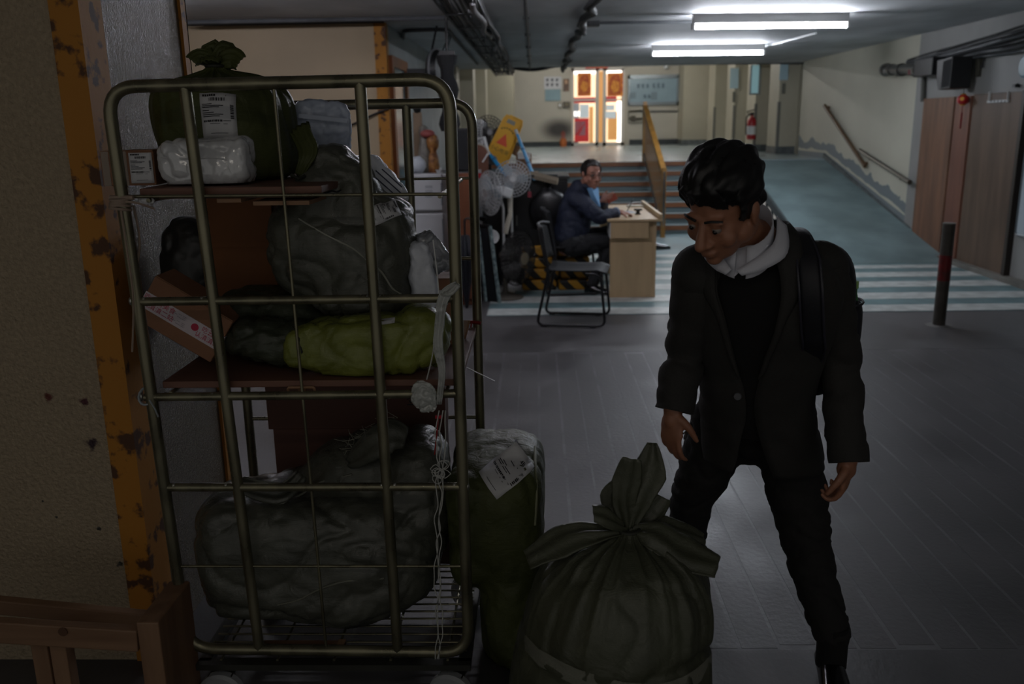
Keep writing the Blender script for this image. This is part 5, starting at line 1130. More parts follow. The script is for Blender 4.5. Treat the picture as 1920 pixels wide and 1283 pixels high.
# --- bright olive bundle and dark green bag on the middle shelf
t = thing('woven_sack', 'small bright olive bundle lying on the middle shelf of the trolley', 'sack', (-.5, 2.32, zs2), group='woven parcel sacks')
ca, cb_ = at(525, 655, 2.30), at(805, 660, 2.32)
me = sack_mesh([((-.46, 2.265, zs2+.085), (.20, .085, .085), 3.2, (0, .0, 0)), ((-.31, 2.275, zs2+.105), (.075, .085, .08), 2.6, (0, .3, 0)), ((-.635, 2.255, zs2+.08), (.045, .065, .06), 2.6, (0, .2, 0))], .008, .012, 9, 51, .016, (1.2, 1, .8), zs2+.01, sm=4)
o = link_mesh('sack_body', localise(me, t), M_sy, t); bv = bvh_of(o)
MB().tube([bv.ray_cast(at(x, y, 2.0), ray(x, y).normalized(), 3)[0] or at(x, y, 2.25) for x, y in ((548, 612), (560, 635), (566, 660), (563, 690), (560, 705))], .003, 6).build('gather_string', MATS['dark_string'], t, smooth=60)
pc = at(735, 604, 2.3); mb = MB(); conform(mb, bv, frame_mat(pc, ROT @ V_((1, .15, 0)), ROT @ V_((0, 1, 0))), .04, .016, 5, 3, .003); mb.build('corner_label', M_paper, t)
for k in range(3): flap(t, [at(806, 655+8*k, 2.33), at(815, 652+12*k, 2.31), at(822, 650+18*k, 2.30)], [.012, .016, .012], (0, -1, .2), M_sy, 30+k, .6, 6)
t = thing('woven_sack', 'dark green bag behind the taped carton on the middle shelf', 'sack', (-.75, 2.52, zs2), group='woven parcel sacks')
me = sack_mesh([((-.78, 2.47, zs2+.105), (.17, .14, .1), 2.8, (0, .1, 0)), ((-.72, 2.38, zs2+.08), (.16, .15, .075), 2.6, (0, .08, 0))], .009, .014, 8, 61, .02, (1, 1, 1), zs2+.01, sm=4)
link_mesh('sack_body', localise(me, t), M_sd, t)
# --- cartons
def carton(name, label_, loc, size, rot, m=None, group=None, tape=None, top=True):
    t = thing(name, label_, 'box', loc, 0, group); t.rotation_euler = rot; sx, sy, sz = size
    MB().box((0, 0, sz/2), size).build('carton_body', m or M_card, t, world=False, bevel=.003)
    MB().box((0, -sy/4-.0005, sz+.001), (sx-.004, sy/2-.003, .002)).build('top_flap', m or M_card, t, world=False); MB().box((0, sy/4+.0005, sz+.001), (sx-.004, sy/2-.003, .002)).build('top_flap', m or M_card, t, world=False)
    return t
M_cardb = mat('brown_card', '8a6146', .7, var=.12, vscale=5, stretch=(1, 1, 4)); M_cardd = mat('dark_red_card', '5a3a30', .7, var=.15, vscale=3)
M_ptape = mat('brown_tape', '6f5138', .25, spec=.7); M_gtape = mat('glossy_packing_tape', '9a8a76', .12, spec=.9, alpha=.4)
b0 = at(233, 345, 2.28)
t = carton('parcel_box', 'small taped carton with a white label sticking out left on the upper shelf', (b0.x, 2.36, zs1+.009), (.135, .13, .088), (0, 0, .12), M_cardb)
Mf = abs_mat(t) @ frame_mat((.035, -.0655, .045), (1, 0, 0), (0, 0, 1)); label(t, Plane(Mf), Mf, .058, .078, 6)
for x in (-.055, -.01): MB().box((x, -.066, .044), (.018, .001, .088)).box((x, 0, .091), (.018, .13, .001)).build('packing_tape', M_gtape, t, world=False)
t = thing('clear_wrapped_parcel', 'white parcel in crinkled glossy wrapping on the upper shelf', 'parcel', tuple(at(385, 345, 2.27)))
cp = at(385, 296, 2.27); zb_ = zs1+.009
me = sack_mesh([((cp.x-.005, 2.29, zb_+.062), (.112, .075, .062), 4.5, (0, .0, 0)), ((cp.x+.075, 2.285, zb_+.068), (.042, .06, .06), 4, (0, 0, 0))], .005, .009, 10, 71, .008, (1, 1, 1), zb_+.002, sm=2, fine=.3)
M_wrap = mat('glossy_white_wrap', 'c9cbce', .13, spec=.9, var=.12, vscale=9, bump=.25, bscale=30, coat=.6)
o = link_mesh('wrapped_body', localise(me, t), M_wrap, t); bv = bvh_of(o)
for pl in (((300, 295), (340, 298), (400, 297), (425, 300)), ((425, 262), (422, 290), (430, 320), (445, 335))):
    pts = [bv.ray_cast(at(x, y, 2.0), ray(x, y).normalized(), 3)[0] for x, y in pl]; pts = [p for p in pts if p]
    if len(pts) > 2: MB().tube(spline(pts, 4), .002, 5).build('wrap_edge', mat('wrap_edge_white', 'c2c4c6', .15, spec=.9), t, smooth=60)
# taped carton, tilted
bc = at(343, 600, 2.28); ang = math.radians(33)
t = thing('parcel_box', 'brown carton tilted on its corner, wrapped in white tape with red lettering', 'box', tuple(bc)); t.rotation_euler = (0, ang, 0)
LX, LZ, LY = .235, .135, .12
MB().box((0, LY/2, 0), (LX, LY, LZ)).build('carton_body', M_cardb, t, world=False, bevel=.003)
MB().box((0, LY/2, LZ/2+.0012), (LX-.004, LY-.004, .002)).build('top_flap', M_cardb, t, world=False)
MB().box((0, -.0008, -.004), (LX+.004, .0016, .046)).box((LX/2+.001, LY/2, -.004), (.0016, LY, .046)).build('white_tape', mat('white_tape', 'c4bac0', .35), t, world=False)
mb = MB(); Mt = frame_mat((0, -.0022, -.004), (1, 0, 0), (0, 0, 1))
text_mb(mb, '吃云南美食', Mt @ Matrix.Translation((-.072, .010, 0)), .0185); mb.build('red_lettering', mat('tape_red', 'b01c40', .5), t, world=False); mb = MB(); text_mb(mb, '认滇滇二姑', Mt @ Matrix.Translation((-.068, -.010, 0)), .0185)
mb.build('red_lettering', MATS['tape_red'], t, world=False); mb = MB(); text_mb(mb, '吃云南', Mt @ Matrix.Translation((.083, .010, 0)), .0185); mb.build('red_lettering', MATS['tape_red'], t, world=False); mb = MB(); text_mb(mb, '认滇滇二', Mt @ Matrix.Translation((.080, -.010, 0)), .0180)
mb.build('red_lettering', mat('tape_red', 'b01c40', .5), t, world=False)
mb = MB(); text_mb(mb, '一二三', Mt @ Matrix.Translation((-.012, .009, 0)), .0135); text_mb(mb, '一二三', Mt @ Matrix.Translation((-.008, -.010, 0)), .0135); mb.build('grey_lettering', mat('tape_grey', '7d7784', .5), t, world=False)
MB().lathe([(.001, 0), (.0105, 0), (.0105, .0006)], 18, Mt @ Matrix.Translation((.037, .004, -.0004))).build('red_dot', MATS['tape_red'], t, world=False)
# big brown carton at the back of the base, orange-brown carton at the back of the middle shelf
p0 = at(495, 745, 2.66)
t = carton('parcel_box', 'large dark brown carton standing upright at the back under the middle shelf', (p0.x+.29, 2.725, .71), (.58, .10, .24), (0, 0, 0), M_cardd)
t.location.z = .665; MB().box((0.005, .003, -.245), (.565, .092, .488)).build('lower_carton', M_cardd, t, world=False, bevel=.003)
mb = MB(); Mt = frame_mat((.19, -.051, .12), (1, 0, 0), (0, 0, 1)); text_mb(mb, '收', Mt @ Matrix.Translation((0, .04, .0005)), .05); text_mb(mb, '签', Mt @ Matrix.Translation((0, -.022, .0005)), .05); mb.build('black_lettering', M_ink, t, world=False)
p0 = at(388, 392, 2.64); p1 = at(470, 392, 2.64)
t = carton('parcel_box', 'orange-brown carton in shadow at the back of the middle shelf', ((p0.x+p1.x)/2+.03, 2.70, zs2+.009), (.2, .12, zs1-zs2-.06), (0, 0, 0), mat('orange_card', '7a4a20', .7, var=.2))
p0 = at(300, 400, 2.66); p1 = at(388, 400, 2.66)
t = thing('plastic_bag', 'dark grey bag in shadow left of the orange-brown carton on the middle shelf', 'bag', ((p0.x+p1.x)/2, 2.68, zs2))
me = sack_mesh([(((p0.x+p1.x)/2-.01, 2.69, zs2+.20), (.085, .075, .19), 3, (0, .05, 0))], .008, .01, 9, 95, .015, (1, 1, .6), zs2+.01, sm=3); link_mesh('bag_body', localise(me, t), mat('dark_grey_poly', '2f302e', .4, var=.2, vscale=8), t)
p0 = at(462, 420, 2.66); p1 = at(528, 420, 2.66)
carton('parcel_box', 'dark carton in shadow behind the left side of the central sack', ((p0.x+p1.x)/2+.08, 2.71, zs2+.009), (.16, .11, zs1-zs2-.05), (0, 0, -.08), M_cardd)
# mailers
def mailer(name, label_, c, size, eul, m, seed, amp=.006, f=14, printcol=None):
    t = thing(name, label_, 'parcel', tuple(c)); me = sack_mesh([(tuple(c), size, 5., eul)], .006, amp, f, seed, .008, (1, 1, 1), None, sm=2, fine=.5)
    o = link_mesh('mailer_body', localise(me, t), m, t); return t, bvh_of(o)
M_m1 = mat('blue_grey_mailer', 'b4bfd4', .3, spec=.6, var=.08, vscale=5); M_m2 = mat('white_mailer', 'd2d7e2', .35, var=.08, vscale=6); M_m3 = mat('grey_poly', '8d9198', .2, spec=.8, var=.2, vscale=12)
t, bv = mailer('poly_mailer', 'upright blue-grey plastic mailer behind the central sack', at(604, 262, 2.64), (.088, .022, .115), (0.05, .08, 0), M_m1, 5)
MB().box(at(605, 222, 2.588), (.14, .003, .012), (0, .12, 0)).build('sealed_flap', M_m1, t)
t, bv = mailer('poly_mailer', 'white mailer with grey scribbled stripes leaning behind the sack label', at(710, 350, 2.56), (.06, .02, .085), (0, -.65, 0), M_m2, 15)
mb = MB()
for k in range(7): conform(mb, bv, frame_mat(at(712, 352, 2.5), ROT @ V_((.75, -.66, 0)), ROT @ V_((.66, .75, 0))), .075+.01*(k % 3), .0035, 6, 2, .002, 0, -.045+.015*k)
mb.build('scribbled_print', mat('blue_grey_ink', '3c4258', .6), t)
t, bv = mailer('poly_mailer', 'long white plastic mailer standing at the right end of the middle shelf', at(793, 555, 2.42), (.036, .06, .165), (0, -.08, .3), M_m2, 25)
MB().tube(spline([at(812, 450, 2.37), at(822, 540, 2.36), at(826, 640, 2.36)], 4), .002, 5).build('edge_seam', M_wht, t)
t, bv = mailer('poly_mailer', 'small crumpled grey plastic mailer tucked beside the right post', at(812, 472, 2.46), (.034, .045, .065), (0, -.45, .3), M_m3, 35, .009, 18)
mb = MB(); conform(mb, bv, frame_mat(at(812, 470, 2.4), (1, 0, .3), (0, 0, 1)), .03, .045, 4, 4, .002); mb.build('faint_label', mat('grey_label', '9a9ca4', .5), t)
a_ = at(826, 560, 2.58); t = carton('parcel_box', 'slim brown carton with a small white label at the right post', (a_.x+.005, 2.6, zs2+.009), (.075, .12, .2), (0, 0, .1), M_cardb)
Mf = abs_mat(t) @ frame_mat((.0, -.0605, .145), (1, 0, 0), (0, 0, 1)); mb = MB(); conform(mb, Plane(Mf), Mf, .03, .045, 3, 3, .001); mb.build('white_sticker', M_paper, t)
t = thing('cardboard_sheet', 'pinkish cardboard sheet sticking out at the right rear post', 'cardboard', tuple(at(850, 650, 2.6)))
a_ = [at(815, 600, 2.5), at(880, 601, 2.62), at(858, 688, 2.62), at(822, 706, 2.5)]; n_ = (a_[1]-a_[0]).cross(a_[3]-a_[0]).normalized()*.004
MB().add(a_+[p+n_ for p in a_], [(0, 1, 2, 3), (7, 6, 5, 4), (0, 4, 5, 1), (1, 5, 6, 2), (2, 6, 7, 3), (3, 7, 4, 0)]).build('sheet_panel', mat('pink_card', 'a08878', .7, var=.1), t); MB().tube([a_[1], a_[2]], .004, 5).build('torn_edge', M_card, t)
# strips, ties and strings
M_clear = mat('clear_strip', 'b9bcb8', .1, spec=1., alpha=.5); M_cw = mat('crumpled_plastic', 'b4b8b4', .12, spec=1., alpha=.75, bump=.6, bscale=60)
t = thing('plastic_strip', 'long torn clear plastic strip tied to the right front post', 'plastic', tuple(fp(845, 540, 2.12)))
flap(t, [fp(857, 533, 2.10), fp(835, 555, 2.1), fp(826, 590, 2.1), fp(822, 640, 2.1), fp(826, 700, 2.1), fp(822, 760, 2.1)], [.006, .014, .010, .012, .008, .005], (0, -1, 0), M_cw, 3, .8, 8, 'strip')
flap(t, [fp(858, 532, 2.1), fp(843, 545, 2.09), fp(825, 548, 2.1)], [.006, .01, .004], (0, -.5, .8), M_cw, 5, .8, 6, 'strip_end')
for sd in range(3):
    pts = [fp(826+random.uniform(-5, 5)+6*sd-6, 770+22*i, 2.105) for i in range(8)]+[fp(822+random.uniform(-4, 4)+(4*sd-4), 950+22*i, 2.105) for i in range(14)]
    MB().tube(spline(pts, 4), .0016, 5).build('torn_thread', mat('white_thread', 'a9aaa6', .4), t, smooth=60)
for k in range(9): c_ = fp(826+random.uniform(-9, 9), 885+random.uniform(-18, 18), 2.10); MB().tube([c_+V_((.012*math.cos(a)*random.uniform(.6, 1.3), -.003, .012*math.sin(a))) for a in np.linspace(0, 6.283, 9)[:-1]], .0013, 4, closed=True).build('thread_loop', MATS['white_thread'], t)
t = thing('plastic_tag', 'crumpled clear plastic pouch hanging before the middle shelf', 'plastic', tuple(fp(795, 745, 2.1)))
me = sack_mesh([(tuple(fp(796, 745, 2.11)), (.037, .012, .048), 2.0, (0, -.35, 0))], .003, .009, 40, 81, .004, sm=1); link_mesh('pouch', localise(me, t), M_cw, t)
MB().tube(spline([fp(800, 712, 2.11), fp(812, 660, 2.11), fp(818, 600, 2.11), fp(826, 560, 2.12)]), .0016, 5).build('hanging_thread', MATS['white_thread'], t)
for (pp_, lab) in ((((862, 683), (895, 699), (928, 715)), 'white cable tie sticking out right of the trolley'),): t = thing('cable_tie', lab, 'cable tie', tuple(at(895, 699, 2.4))); MB().tube([at(*q, 2.45) for q in pp_], .003, 6, flat=.4).build('strap', M_wht, t); MB().box(at(862, 683, 2.45), (.012, .008, .01)).build('head', M_wht, t)
t = thing('cable_tie', 'pale blue-grey cable tie looped at the left end of the third crossbar', 'cable tie', tuple(fp(272, 742)))
MB().tube(arc(fp(274, 743, 2.145), .021, 0, 6.283, 14, (.8, .3, 0), (0, .4, 1))[:-1], .0035, 6, closed=True).build('loop', mat('tie_grey', '8f979c', .35), t, smooth=60); MB().tube([fp(280, 750, 2.12), fp(290, 766, 2.12), fp(297, 782, 2.12)], .0035, 6, flat=.5).build('tail', MATS['tie_grey'], t)
t = thing('red_strap', 'narrow red strap hanging by the right front post', 'strap', tuple(fp(818, 830, 2.2)))
MB().tube([fp(822, 782, 2.2), fp(819, 815, 2.2), fp(815, 852, 2.2)], .006, 6, flat=.3).build('strap', mat('strap_red', 'b02018', .4), t); MB().box(fp(822, 782, 2.2), (.016, .006, .008)).build('buckle', M_red, t)
t = thing('red_twine', 'short red plastic twine knotted on the right rear post', 'twine', tuple(at(886, 606, 2.77)))
MB().tube([at(868, 606, 2.78), at(884, 604, 2.775), at(902, 606, 2.77)], .006, 6).tube([at(884, 606, 2.77), at(882, 620, 2.77), at(886, 634, 2.77)], .003, 5).build('knot', mat('twine_red', '7f1f1c', .5), t, smooth=60)
t = thing('twine', 'knotted pale twine wound round the left front post at the upper shelf', 'twine', tuple(fp(228, 378)))
M_tw = mat('pale_twine', '8b7a6c', .8)
for k in range(5): MB().tube([fp(226, 372+5*k, 2.15)+V_((.024*math.cos(a), .024*math.sin(a), .004*math.sin(a+k))) for a in np.linspace(0, 6.283, 13)[:-1]], .0035, 6, closed=True).build('turn', M_tw, t, smooth=60)
MB().tube(spline([fp(236, 378, 2.13), fp(262, 382, 2.13), fp(290, 392, 2.15)]), .003, 5).tube(spline([fp(250, 385, 2.2), fp(262, 450, 2.2), fp(256, 520, 2.2), fp(266, 560, 2.18)]), .003, 5).tube(spline([fp(226, 390, 2.13), fp(240, 480, 2.12), fp(250, 560, 2.12), fp(248, 660, 2.12)]), .0025, 5).build('loose_end', M_tw, t, smooth=60)
MB().tube([fp(206, 371, 2.14), fp(250, 371, 2.14)], .006, 8).build('tied_stick', M_tw, t)
t = thing('crumpled_paper', 'scrap of white paper crushed under the upper shelf front', 'paper', tuple(fp(272, 378, 2.17)))
me = sack_mesh([(tuple(fp(274, 377, 2.165)), (.022, .008, .009), 2.4, (0, 0.1, 0))], .002, .003, 50, 91, .002, sm=1); link_mesh('paper_scrap', localise(me, t), M_paper, t)
t = thing('wood_slat', 'thin wooden slat lying on the trolley base under the big sack', 'slat', (-.62, 2.2, .18)); a_ = at(560, 1205, 2.19); MB().box((a_.x, 2.19, .183), (.26, .05, .012)).build('slat_body', mat('slat_wood', '6a4d38', .6), t, bevel=.002); MB().box((a_.x+.12, 2.19, .1905), (.02, .05, .003)).build('slat_end', mat('slat_pale', '8a6d52', .6), t)

# ================================================================ WOODEN FRAME, BOTTOM LEFT
M_pine = mat('pine', '86684f', .6, col2='6b4f39', vscale=3, stretch=(.5, 5, 5), detail=6, bump=.05)
M_pinev = mat('pine_upright', '86684f', .6, col2='6b4f39', vscale=3, stretch=(5, 5, .5), detail=6, bump=.05)
pt = at(262, 1156, 2.0); pb = atZ(262, 1156, 0)
tp = at(285, 1156, 1.98); zc = tp.z
t = thing('timber_frame', 'rough pine timber frame low against the column, bottom left', 'frame', (tp.x-.3, 2.05, 0))
x0 = at(254, 1165, 1.95).x; x1 = at(296, 1165, 1.95).x
MB().box2((x0, 1.95, 0), (x1, 2.16, zc)).build('end_post', M_pinev, t, bevel=.004)
def plank(a, b, h, d, nm='rail', m=M_pine):
    a, b = V_(a), V_(b); ux = (b-a); Mx = frame_mat((a+b)/2, ux, (0, 0, 1)); vs = MB().box((0, 0, 0), (ux.length, h, d)); vs.v = [tuple(Mx @ V_(p)) for p in vs.v]; return vs.build(nm, m, t, bevel=.004)
plank(at(-90, 1176, 1.97), at(262, 1198, 1.97), .062, .03)
plank(at(-90, 1126, 2.14), at(285, 1163, 2.14), .045, .03)
for px in (70, 105): q = at(px, 1200, 2.0); MB().box2((q.x-.022, 2.0, 0), (q.x+.022, 2.04, q.z)).build('leg', M_pinev, t, bevel=.003)
kn = at(118, 1185, 1.953); MB().lathe([(.001, 0), (.012, 0), (.012, .002)], 12, frame_mat(kn, (1, 0, 0), (0, 0, 1))).build('knot', mat('pine_knot', '4f3522', .6), t)
# ================================================================ PEOPLE
def V3(*a): return Vector(a)
def limb(mb, pts, rad, n=14, sub=4, flat=None):
    P = spline(pts, sub); R = np.interp(np.linspace(0, 1, len(P)), np.linspace(0, 1, len(rad)), rad)
    mb.tube(P, [float(r) for r in R], n, flat=flat)
    for p, r in ((P[0], R[0]), (P[-1], R[-1])): mb.ell(p, (r, r, r), 12, 8)
def head_mb(mb, M, s=1.):
    R = M.to_3x3()
    def E(c, r, e=(0, 0, 0)): mb.ell(M @ (V3(*c)*s), [x*s for x in r], 18, 12, R @ Euler(e).to_matrix())
    E((0, -.012, .03), (.074, .094, .085)); E((0, .03, -.03), (.06, .062, .088)); E((0, .034, -.078), (.047, .048, .036)); E((0, .068, -.1), (.021, .019, .016))
    for x in (-1, 1):
        E((.03*x, .079, .02), (.026, .012, .009)); E((.031*x, .0775, .0055), (.0135, .0132, .0098)); E((.031*x, .0765, -.010), (.0125, .0115, .006)); E((.041*x, .06, -.034), (.023, .022, .026)); E((.013*x, .096, -.041), (.010, .011, .009))
        E((.077*x, -.006, -.006), (.009, .02, .033), (.1, 0, -.35*x)); E((.08*x, -.014, .006), (.007, .016, .022), (.1, 0, -.5*x)); E((.056*x, .0, -.05), (.018, .04, .03))
    limb(mb, [M @ (V3(0, .085, .012)*s), M @ (V3(0, .1, -.012)*s), M @ (V3(0, .111, -.035)*s)], [.0095*s, .011*s, .0145*s], 10, 3)
    E((0, .089, -.067), (.024, .010, .0065)); E((0, .087, -.078), (.02, .010, .0065))
def face_parts(body, M, s, eye_c='15100e'):
    for x in (-1, 1):
        e = M @ (V3(.031*x, .0795, .0)*s); ob = MB().ell(e, (.0115*s,)*3, 14, 10).build('eye', mat('eye_white', '857c76', .3), body, smooth=180)
        MB().ell(e+(M.to_3x3() @ V3(0, .0085, -.002))*s, (.0062*s,)*3, 10, 8).build('iris', mat('dark_iris', eye_c, .15), ob, smooth=180)
        MB().tube([M @ (V3(.012*x, .0935, .023)*s), M @ (V3(.03*x, .0925, .029)*s), M @ (V3(.05*x, .079, .023)*s)], .0032*s, 6).build('eyebrow', mat('black_hair', '0e0d0e', .5), body, smooth=60)
def hand_mb(mb, wrist, d, nrm, side, s=1., curl=(.35, .45, .55, .6), thumb=.5):
    "palm plus four unequal bent fingers and a thumb leaving the side of the palm; d = finger direction, nrm = palm-facing normal, side = +1 when the thumb lies along +(d x nrm)"
    d = V3(*d).normalized(); nrm = V3(*nrm); nrm = (nrm-d*nrm.dot(d)).normalized(); a = d.cross(nrm)*side; W_ = V3(*wrist)
    Rm = Matrix((a, d, nrm)).transposed()
    mb.ell(W_+d*.048*s, (.040*s, .052*s, .0155*s), 16, 12, Rm); mb.ell(W_+d*.068*s+a*.004*s, (.039*s, .028*s, .0135*s), 16, 12, Rm)
    limb(mb, [W_-d*.04*s, W_+d*.03*s], [.026*s, .027*s], 12, 2, .75)
    for k, (off, L) in enumerate(((.028, .072), (.009, .080), (-.010, .074), (-.028, .058))):
        b = W_+d*(.088-.006*abs(off)/.028)*s+a*off*s; c = curl[k]; pts = [b-d*.02*s, b]; ang = c*.6; p = b
        for seg, f in ((.45, 1.), (.31, 1.1), (.24, .7)):
            dir_ = d*math.cos(ang)+nrm*math.sin(ang)+a*off*1.2; p = p+dir_.normalized()*L*seg*s; pts.append(p); ang += c*1.15*f
        limb(mb, pts, [.0092*s, .0092*s, .0085*s, .0078*s, .0062*s], 10, 2)
    b = W_+d*.022*s+a*.026*s; t1 = (a*.75+d*.65+nrm*.25*thumb*2).normalized(); t2 = (a*.25+d*.9+nrm*.4*thumb*2).normalized()
    limb(mb, [b-a*.014*s, b, b+t1*.032*s, b+t1*.032*s+t2*.03*s, b+t1*.03*s+t2*.052*s], [.014*s, .014*s, .0115*s, .0095*s, .007*s], 10, 2)
def ring_pts(c, rt, fw, hw, hd, n, p=2.4, a0=0., a1=2*math.pi, close=False):
    out = []; m = n if not close else n-1
    for k in range(n):
        a = a0+(a1-a0)*k/m; x = math.sin(a); y = math.cos(a)
        q = (abs(x)**p+abs(y)**p)**(-1/p); out.append(c+rt*hw*x*q+fw*hd*y*q)
    return out
M_skin = mat('skin', '9a6a52', .5, var=.12, vscale=25); M_skin2 = mat('skin_older', 'a87562', .5, var=.12, vscale=25)
M_hair = mat('black_hair', '0e0d0e', .5)
M_jack = mat('charcoal_wool', '2b2a28', .85, var=.2, vscale=220, bump=.1, bscale=300); M_trou = mat('black_trousers', '181717', .85, bump=.1, bscale=250)
M_sweat = mat('black_knit', '09090a', .95); M_shirt = mat('white_shirt', 'c6c8d2', .7); M_shoe = mat('black_leather', '0c0c0d', .18, spec=.8)

# ---------------------------------------------------------------- man in the dark suit jacket
fw = V3(-.36, -.93, 0).normalized(); rt = V3(-fw.y, fw.x, 0)       # rt points to the photo's right (his left)
RH, LH = at(1352, 815, 2.56), at(1470, 815, 2.50)
RK, LK = at(1296, 935, 2.60), at(1520, 1052, 2.38); RA, LA = at(1285, 1080, 2.74), at(1561, 1200, 2.29)
RA.z = max(RA.z, .09); LA.z = max(LA.z, .09)
RS, LS = at(1316, 512, 2.22), at(1536, 506, 2.24); RE, LE = at(1286, 655, 2.32), at(1574, 685, 2.30); RW, LW = at(1262, 768, 2.27), at(1590, 862, 2.20)
HC = at(1356, 388, 2.06); hf = V3(-.62, -.60, -.50).normalized()
hu = V3(-.10, -.28, 1.); hu = (hu-hf*hu.dot(hf)).normalized(); hr = hf.cross(hu); MH = Matrix.Translation(HC) @ Matrix((hr, hf, hu)).transposed().to_4x4(); HS = 1.0
NB = at(1412, 462, 2.18)
man = thing('person', 'standing man in a dark suit jacket, head bowed, beside the tied sack', 'person', (.55, 2.5, 0))
body = MB(); head_mb(body, MH, HS)
limb(body, [MH @ (V3(0, -.03, -.06)*HS), MH @ (V3(0, -.055, -.12)*HS), NB], [.056, .055, .062], 16)
pelv = (RH+LH)/2+V3(0, .02, .04); chest = (RS+LS)/2+V3(0, .05, -.1)
limb(body, [NB, chest, (chest+pelv)/2, pelv], [.07, .115, .105, .115], 18)
limb(body, [chest+(RS-chest)*.4, RS, RE, RW], [.07, .052, .042, .027], 14); limb(body, [chest+(LS-chest)*.4, LS, LE, LW], [.07, .052, .042, .027], 14)
limb(body, [pelv, RH, RK, RA], [.09, .07, .042, .03]); limb(body, [pelv, LH, LK, LA], [.09, .07, .042, .03])
for A_, q_ in ((LA, V3(-.12, -1, 0)), (RA, V3(-.5, -.86, 0))): limb(body, [A_, V3(A_.x, A_.y, .06)+q_*.02, V3(A_.x, A_.y, .03)+q_*.10], [.03, .026, .018])
hand_mb(body, RW, (-.06, -.12, -1), (.75, .6, 0), 1, .98, (.35, .45, .6, .8), .8)
hand_mb(body, LW, (-.03, .12, -1), (-.85, .45, -.1), -1, .98, (.75, .85, .9, .95), .6)
bm = remesh(body, .0048, 5); bo = link_mesh('body', localise(bm, man), M_skin, man); tag(bo, 'bare head, neck and hands')
face_parts(bo, MH, HS)
# hair: short sides, swept fuller top
def hair_mesh(M, s, seed, top=.016, back_len=-.05, hairline=.055, temple=.035, noise=.01):
    P, Fq = superel((.075*s, .096*s, .088*s), 2.1, 64); c = np.array((0, -.012, .03))*s; keep = []; Q = P+c
    x, y, z = Q[:, 0]/s, Q[:, 1]/s, Q[:, 2]/s
    lim = np.where(y > .055, hairline+.6*(y-.055)-.01, np.where(y > .0, temple+(hairline-temple)*(y/.055), back_len+(temple-back_len)*np.clip((y+.06)/.06, 0, 1)))
    lim = np.where((np.abs(x) > .06) & (y > -.02) & (y < .035), np.maximum(lim-.045, -.012), lim)
    lim = lim+.012*noise3(Q/s*np.array((70, 70, 25))+seed*3)
    f = np.clip((z-lim)/.03, 0, 1); grow = (.002+top*np.clip((z-.03)/.07, 0, 1)+.003)*f
    nn = noise3(Q/s*np.array((60, 22, 40))+seed)*noise*f+noise3(Q/s*np.array((25, 12, 25))+seed)*noise*.8*f
    d = P/np.linalg.norm(P, axis=1)[:, None]; Q = Q+d*((grow+nn)*s)[:, None]; ok = z > lim-.004
    return [M @ Vector(q) for q in Q], [q for q in Fq if all(ok[i] for i in q)]
vs, fs = hair_mesh(MH, HS, 3., .024, noise=.016); hm = MB().add(vs, fs).build('hair', M_hair, man, smooth=180, solid=.006)
tuf = MB(); r_ = random.Random(5)
for k in range(420):
    a = r_.uniform(0, 6.283); el_ = r_.uniform(.25, 1.5); d = V3(math.cos(a)*math.cos(el_), math.sin(a)*math.cos(el_), math.sin(el_)); p = V3(d.x*.08, d.y*.1-.012, d.z*.1+.036)*HS
    if p.y > .06 and p.z < .07: continue
    g = (d*.6+V3(r_.uniform(-.4, .4), .5+r_.uniform(-.3, .3), r_.uniform(0, .3))).normalized(); L_ = r_.uniform(.012, .028)
    tuf.tube([MH @ p, MH @ (p+g*L_*.6), MH @ (p+g*L_+V3(0, 0, -.004))], [.0016, .0012, .0003], 4)
tag(tuf.build('hair_tufts', M_hair, hm), kind='stuff')
# clothes: torso rings
LV = [(at(1416, 418, 2.20), .080, .078), (at(1422, 462, 2.20), .128, .098), (at(1428, 520, 2.21), .192, .12), (at(1430, 590, 2.25), .188, .135), (at(1424, 660, 2.31), .172, .130), (at(1418, 735, 2.38), .160, .125), (at(1424, 800, 2.44), .168, .135), (at(1432, 862, 2.48), .178, .145)]
def open_angle(k): return [.85, .66, .52, .42, .26, .07, .2, .42][k]
n = 44; rings = []
for k, (c, hw, hd) in enumerate(LV):
    o = open_angle(k); rr = ring_pts(c, rt, fw, hw, hd, n, 2.3, o*(1. if k in (0, 5) else .62), 2*math.pi-o, True); rings.append(rr)
# resample smoothly between rings
RR = []
for j in range(n): RR.append(spline([rings[k][j] for k in range(len(rings))], 6))
nT = len(RR[0]); Vt = np.array([[tuple(RR[j][i]) for j in range(n)] for i in range(nT)]).reshape(-1, 3)
cx_ = np.array([tuple(sum((RR[j][i] for j in range(n)), Vector())/n) for i in range(nT)]).repeat(n, 0); dv = Vt-cx_; dv[:, 2] = 0; dv /= np.linalg.norm(dv, axis=1)[:, None]+1e-9
Vt = Vt+dv*(.007*noise3(Vt*9)-.010*folds(Vt, 6, 2., (.7, .7, 1.2)))[:, None]
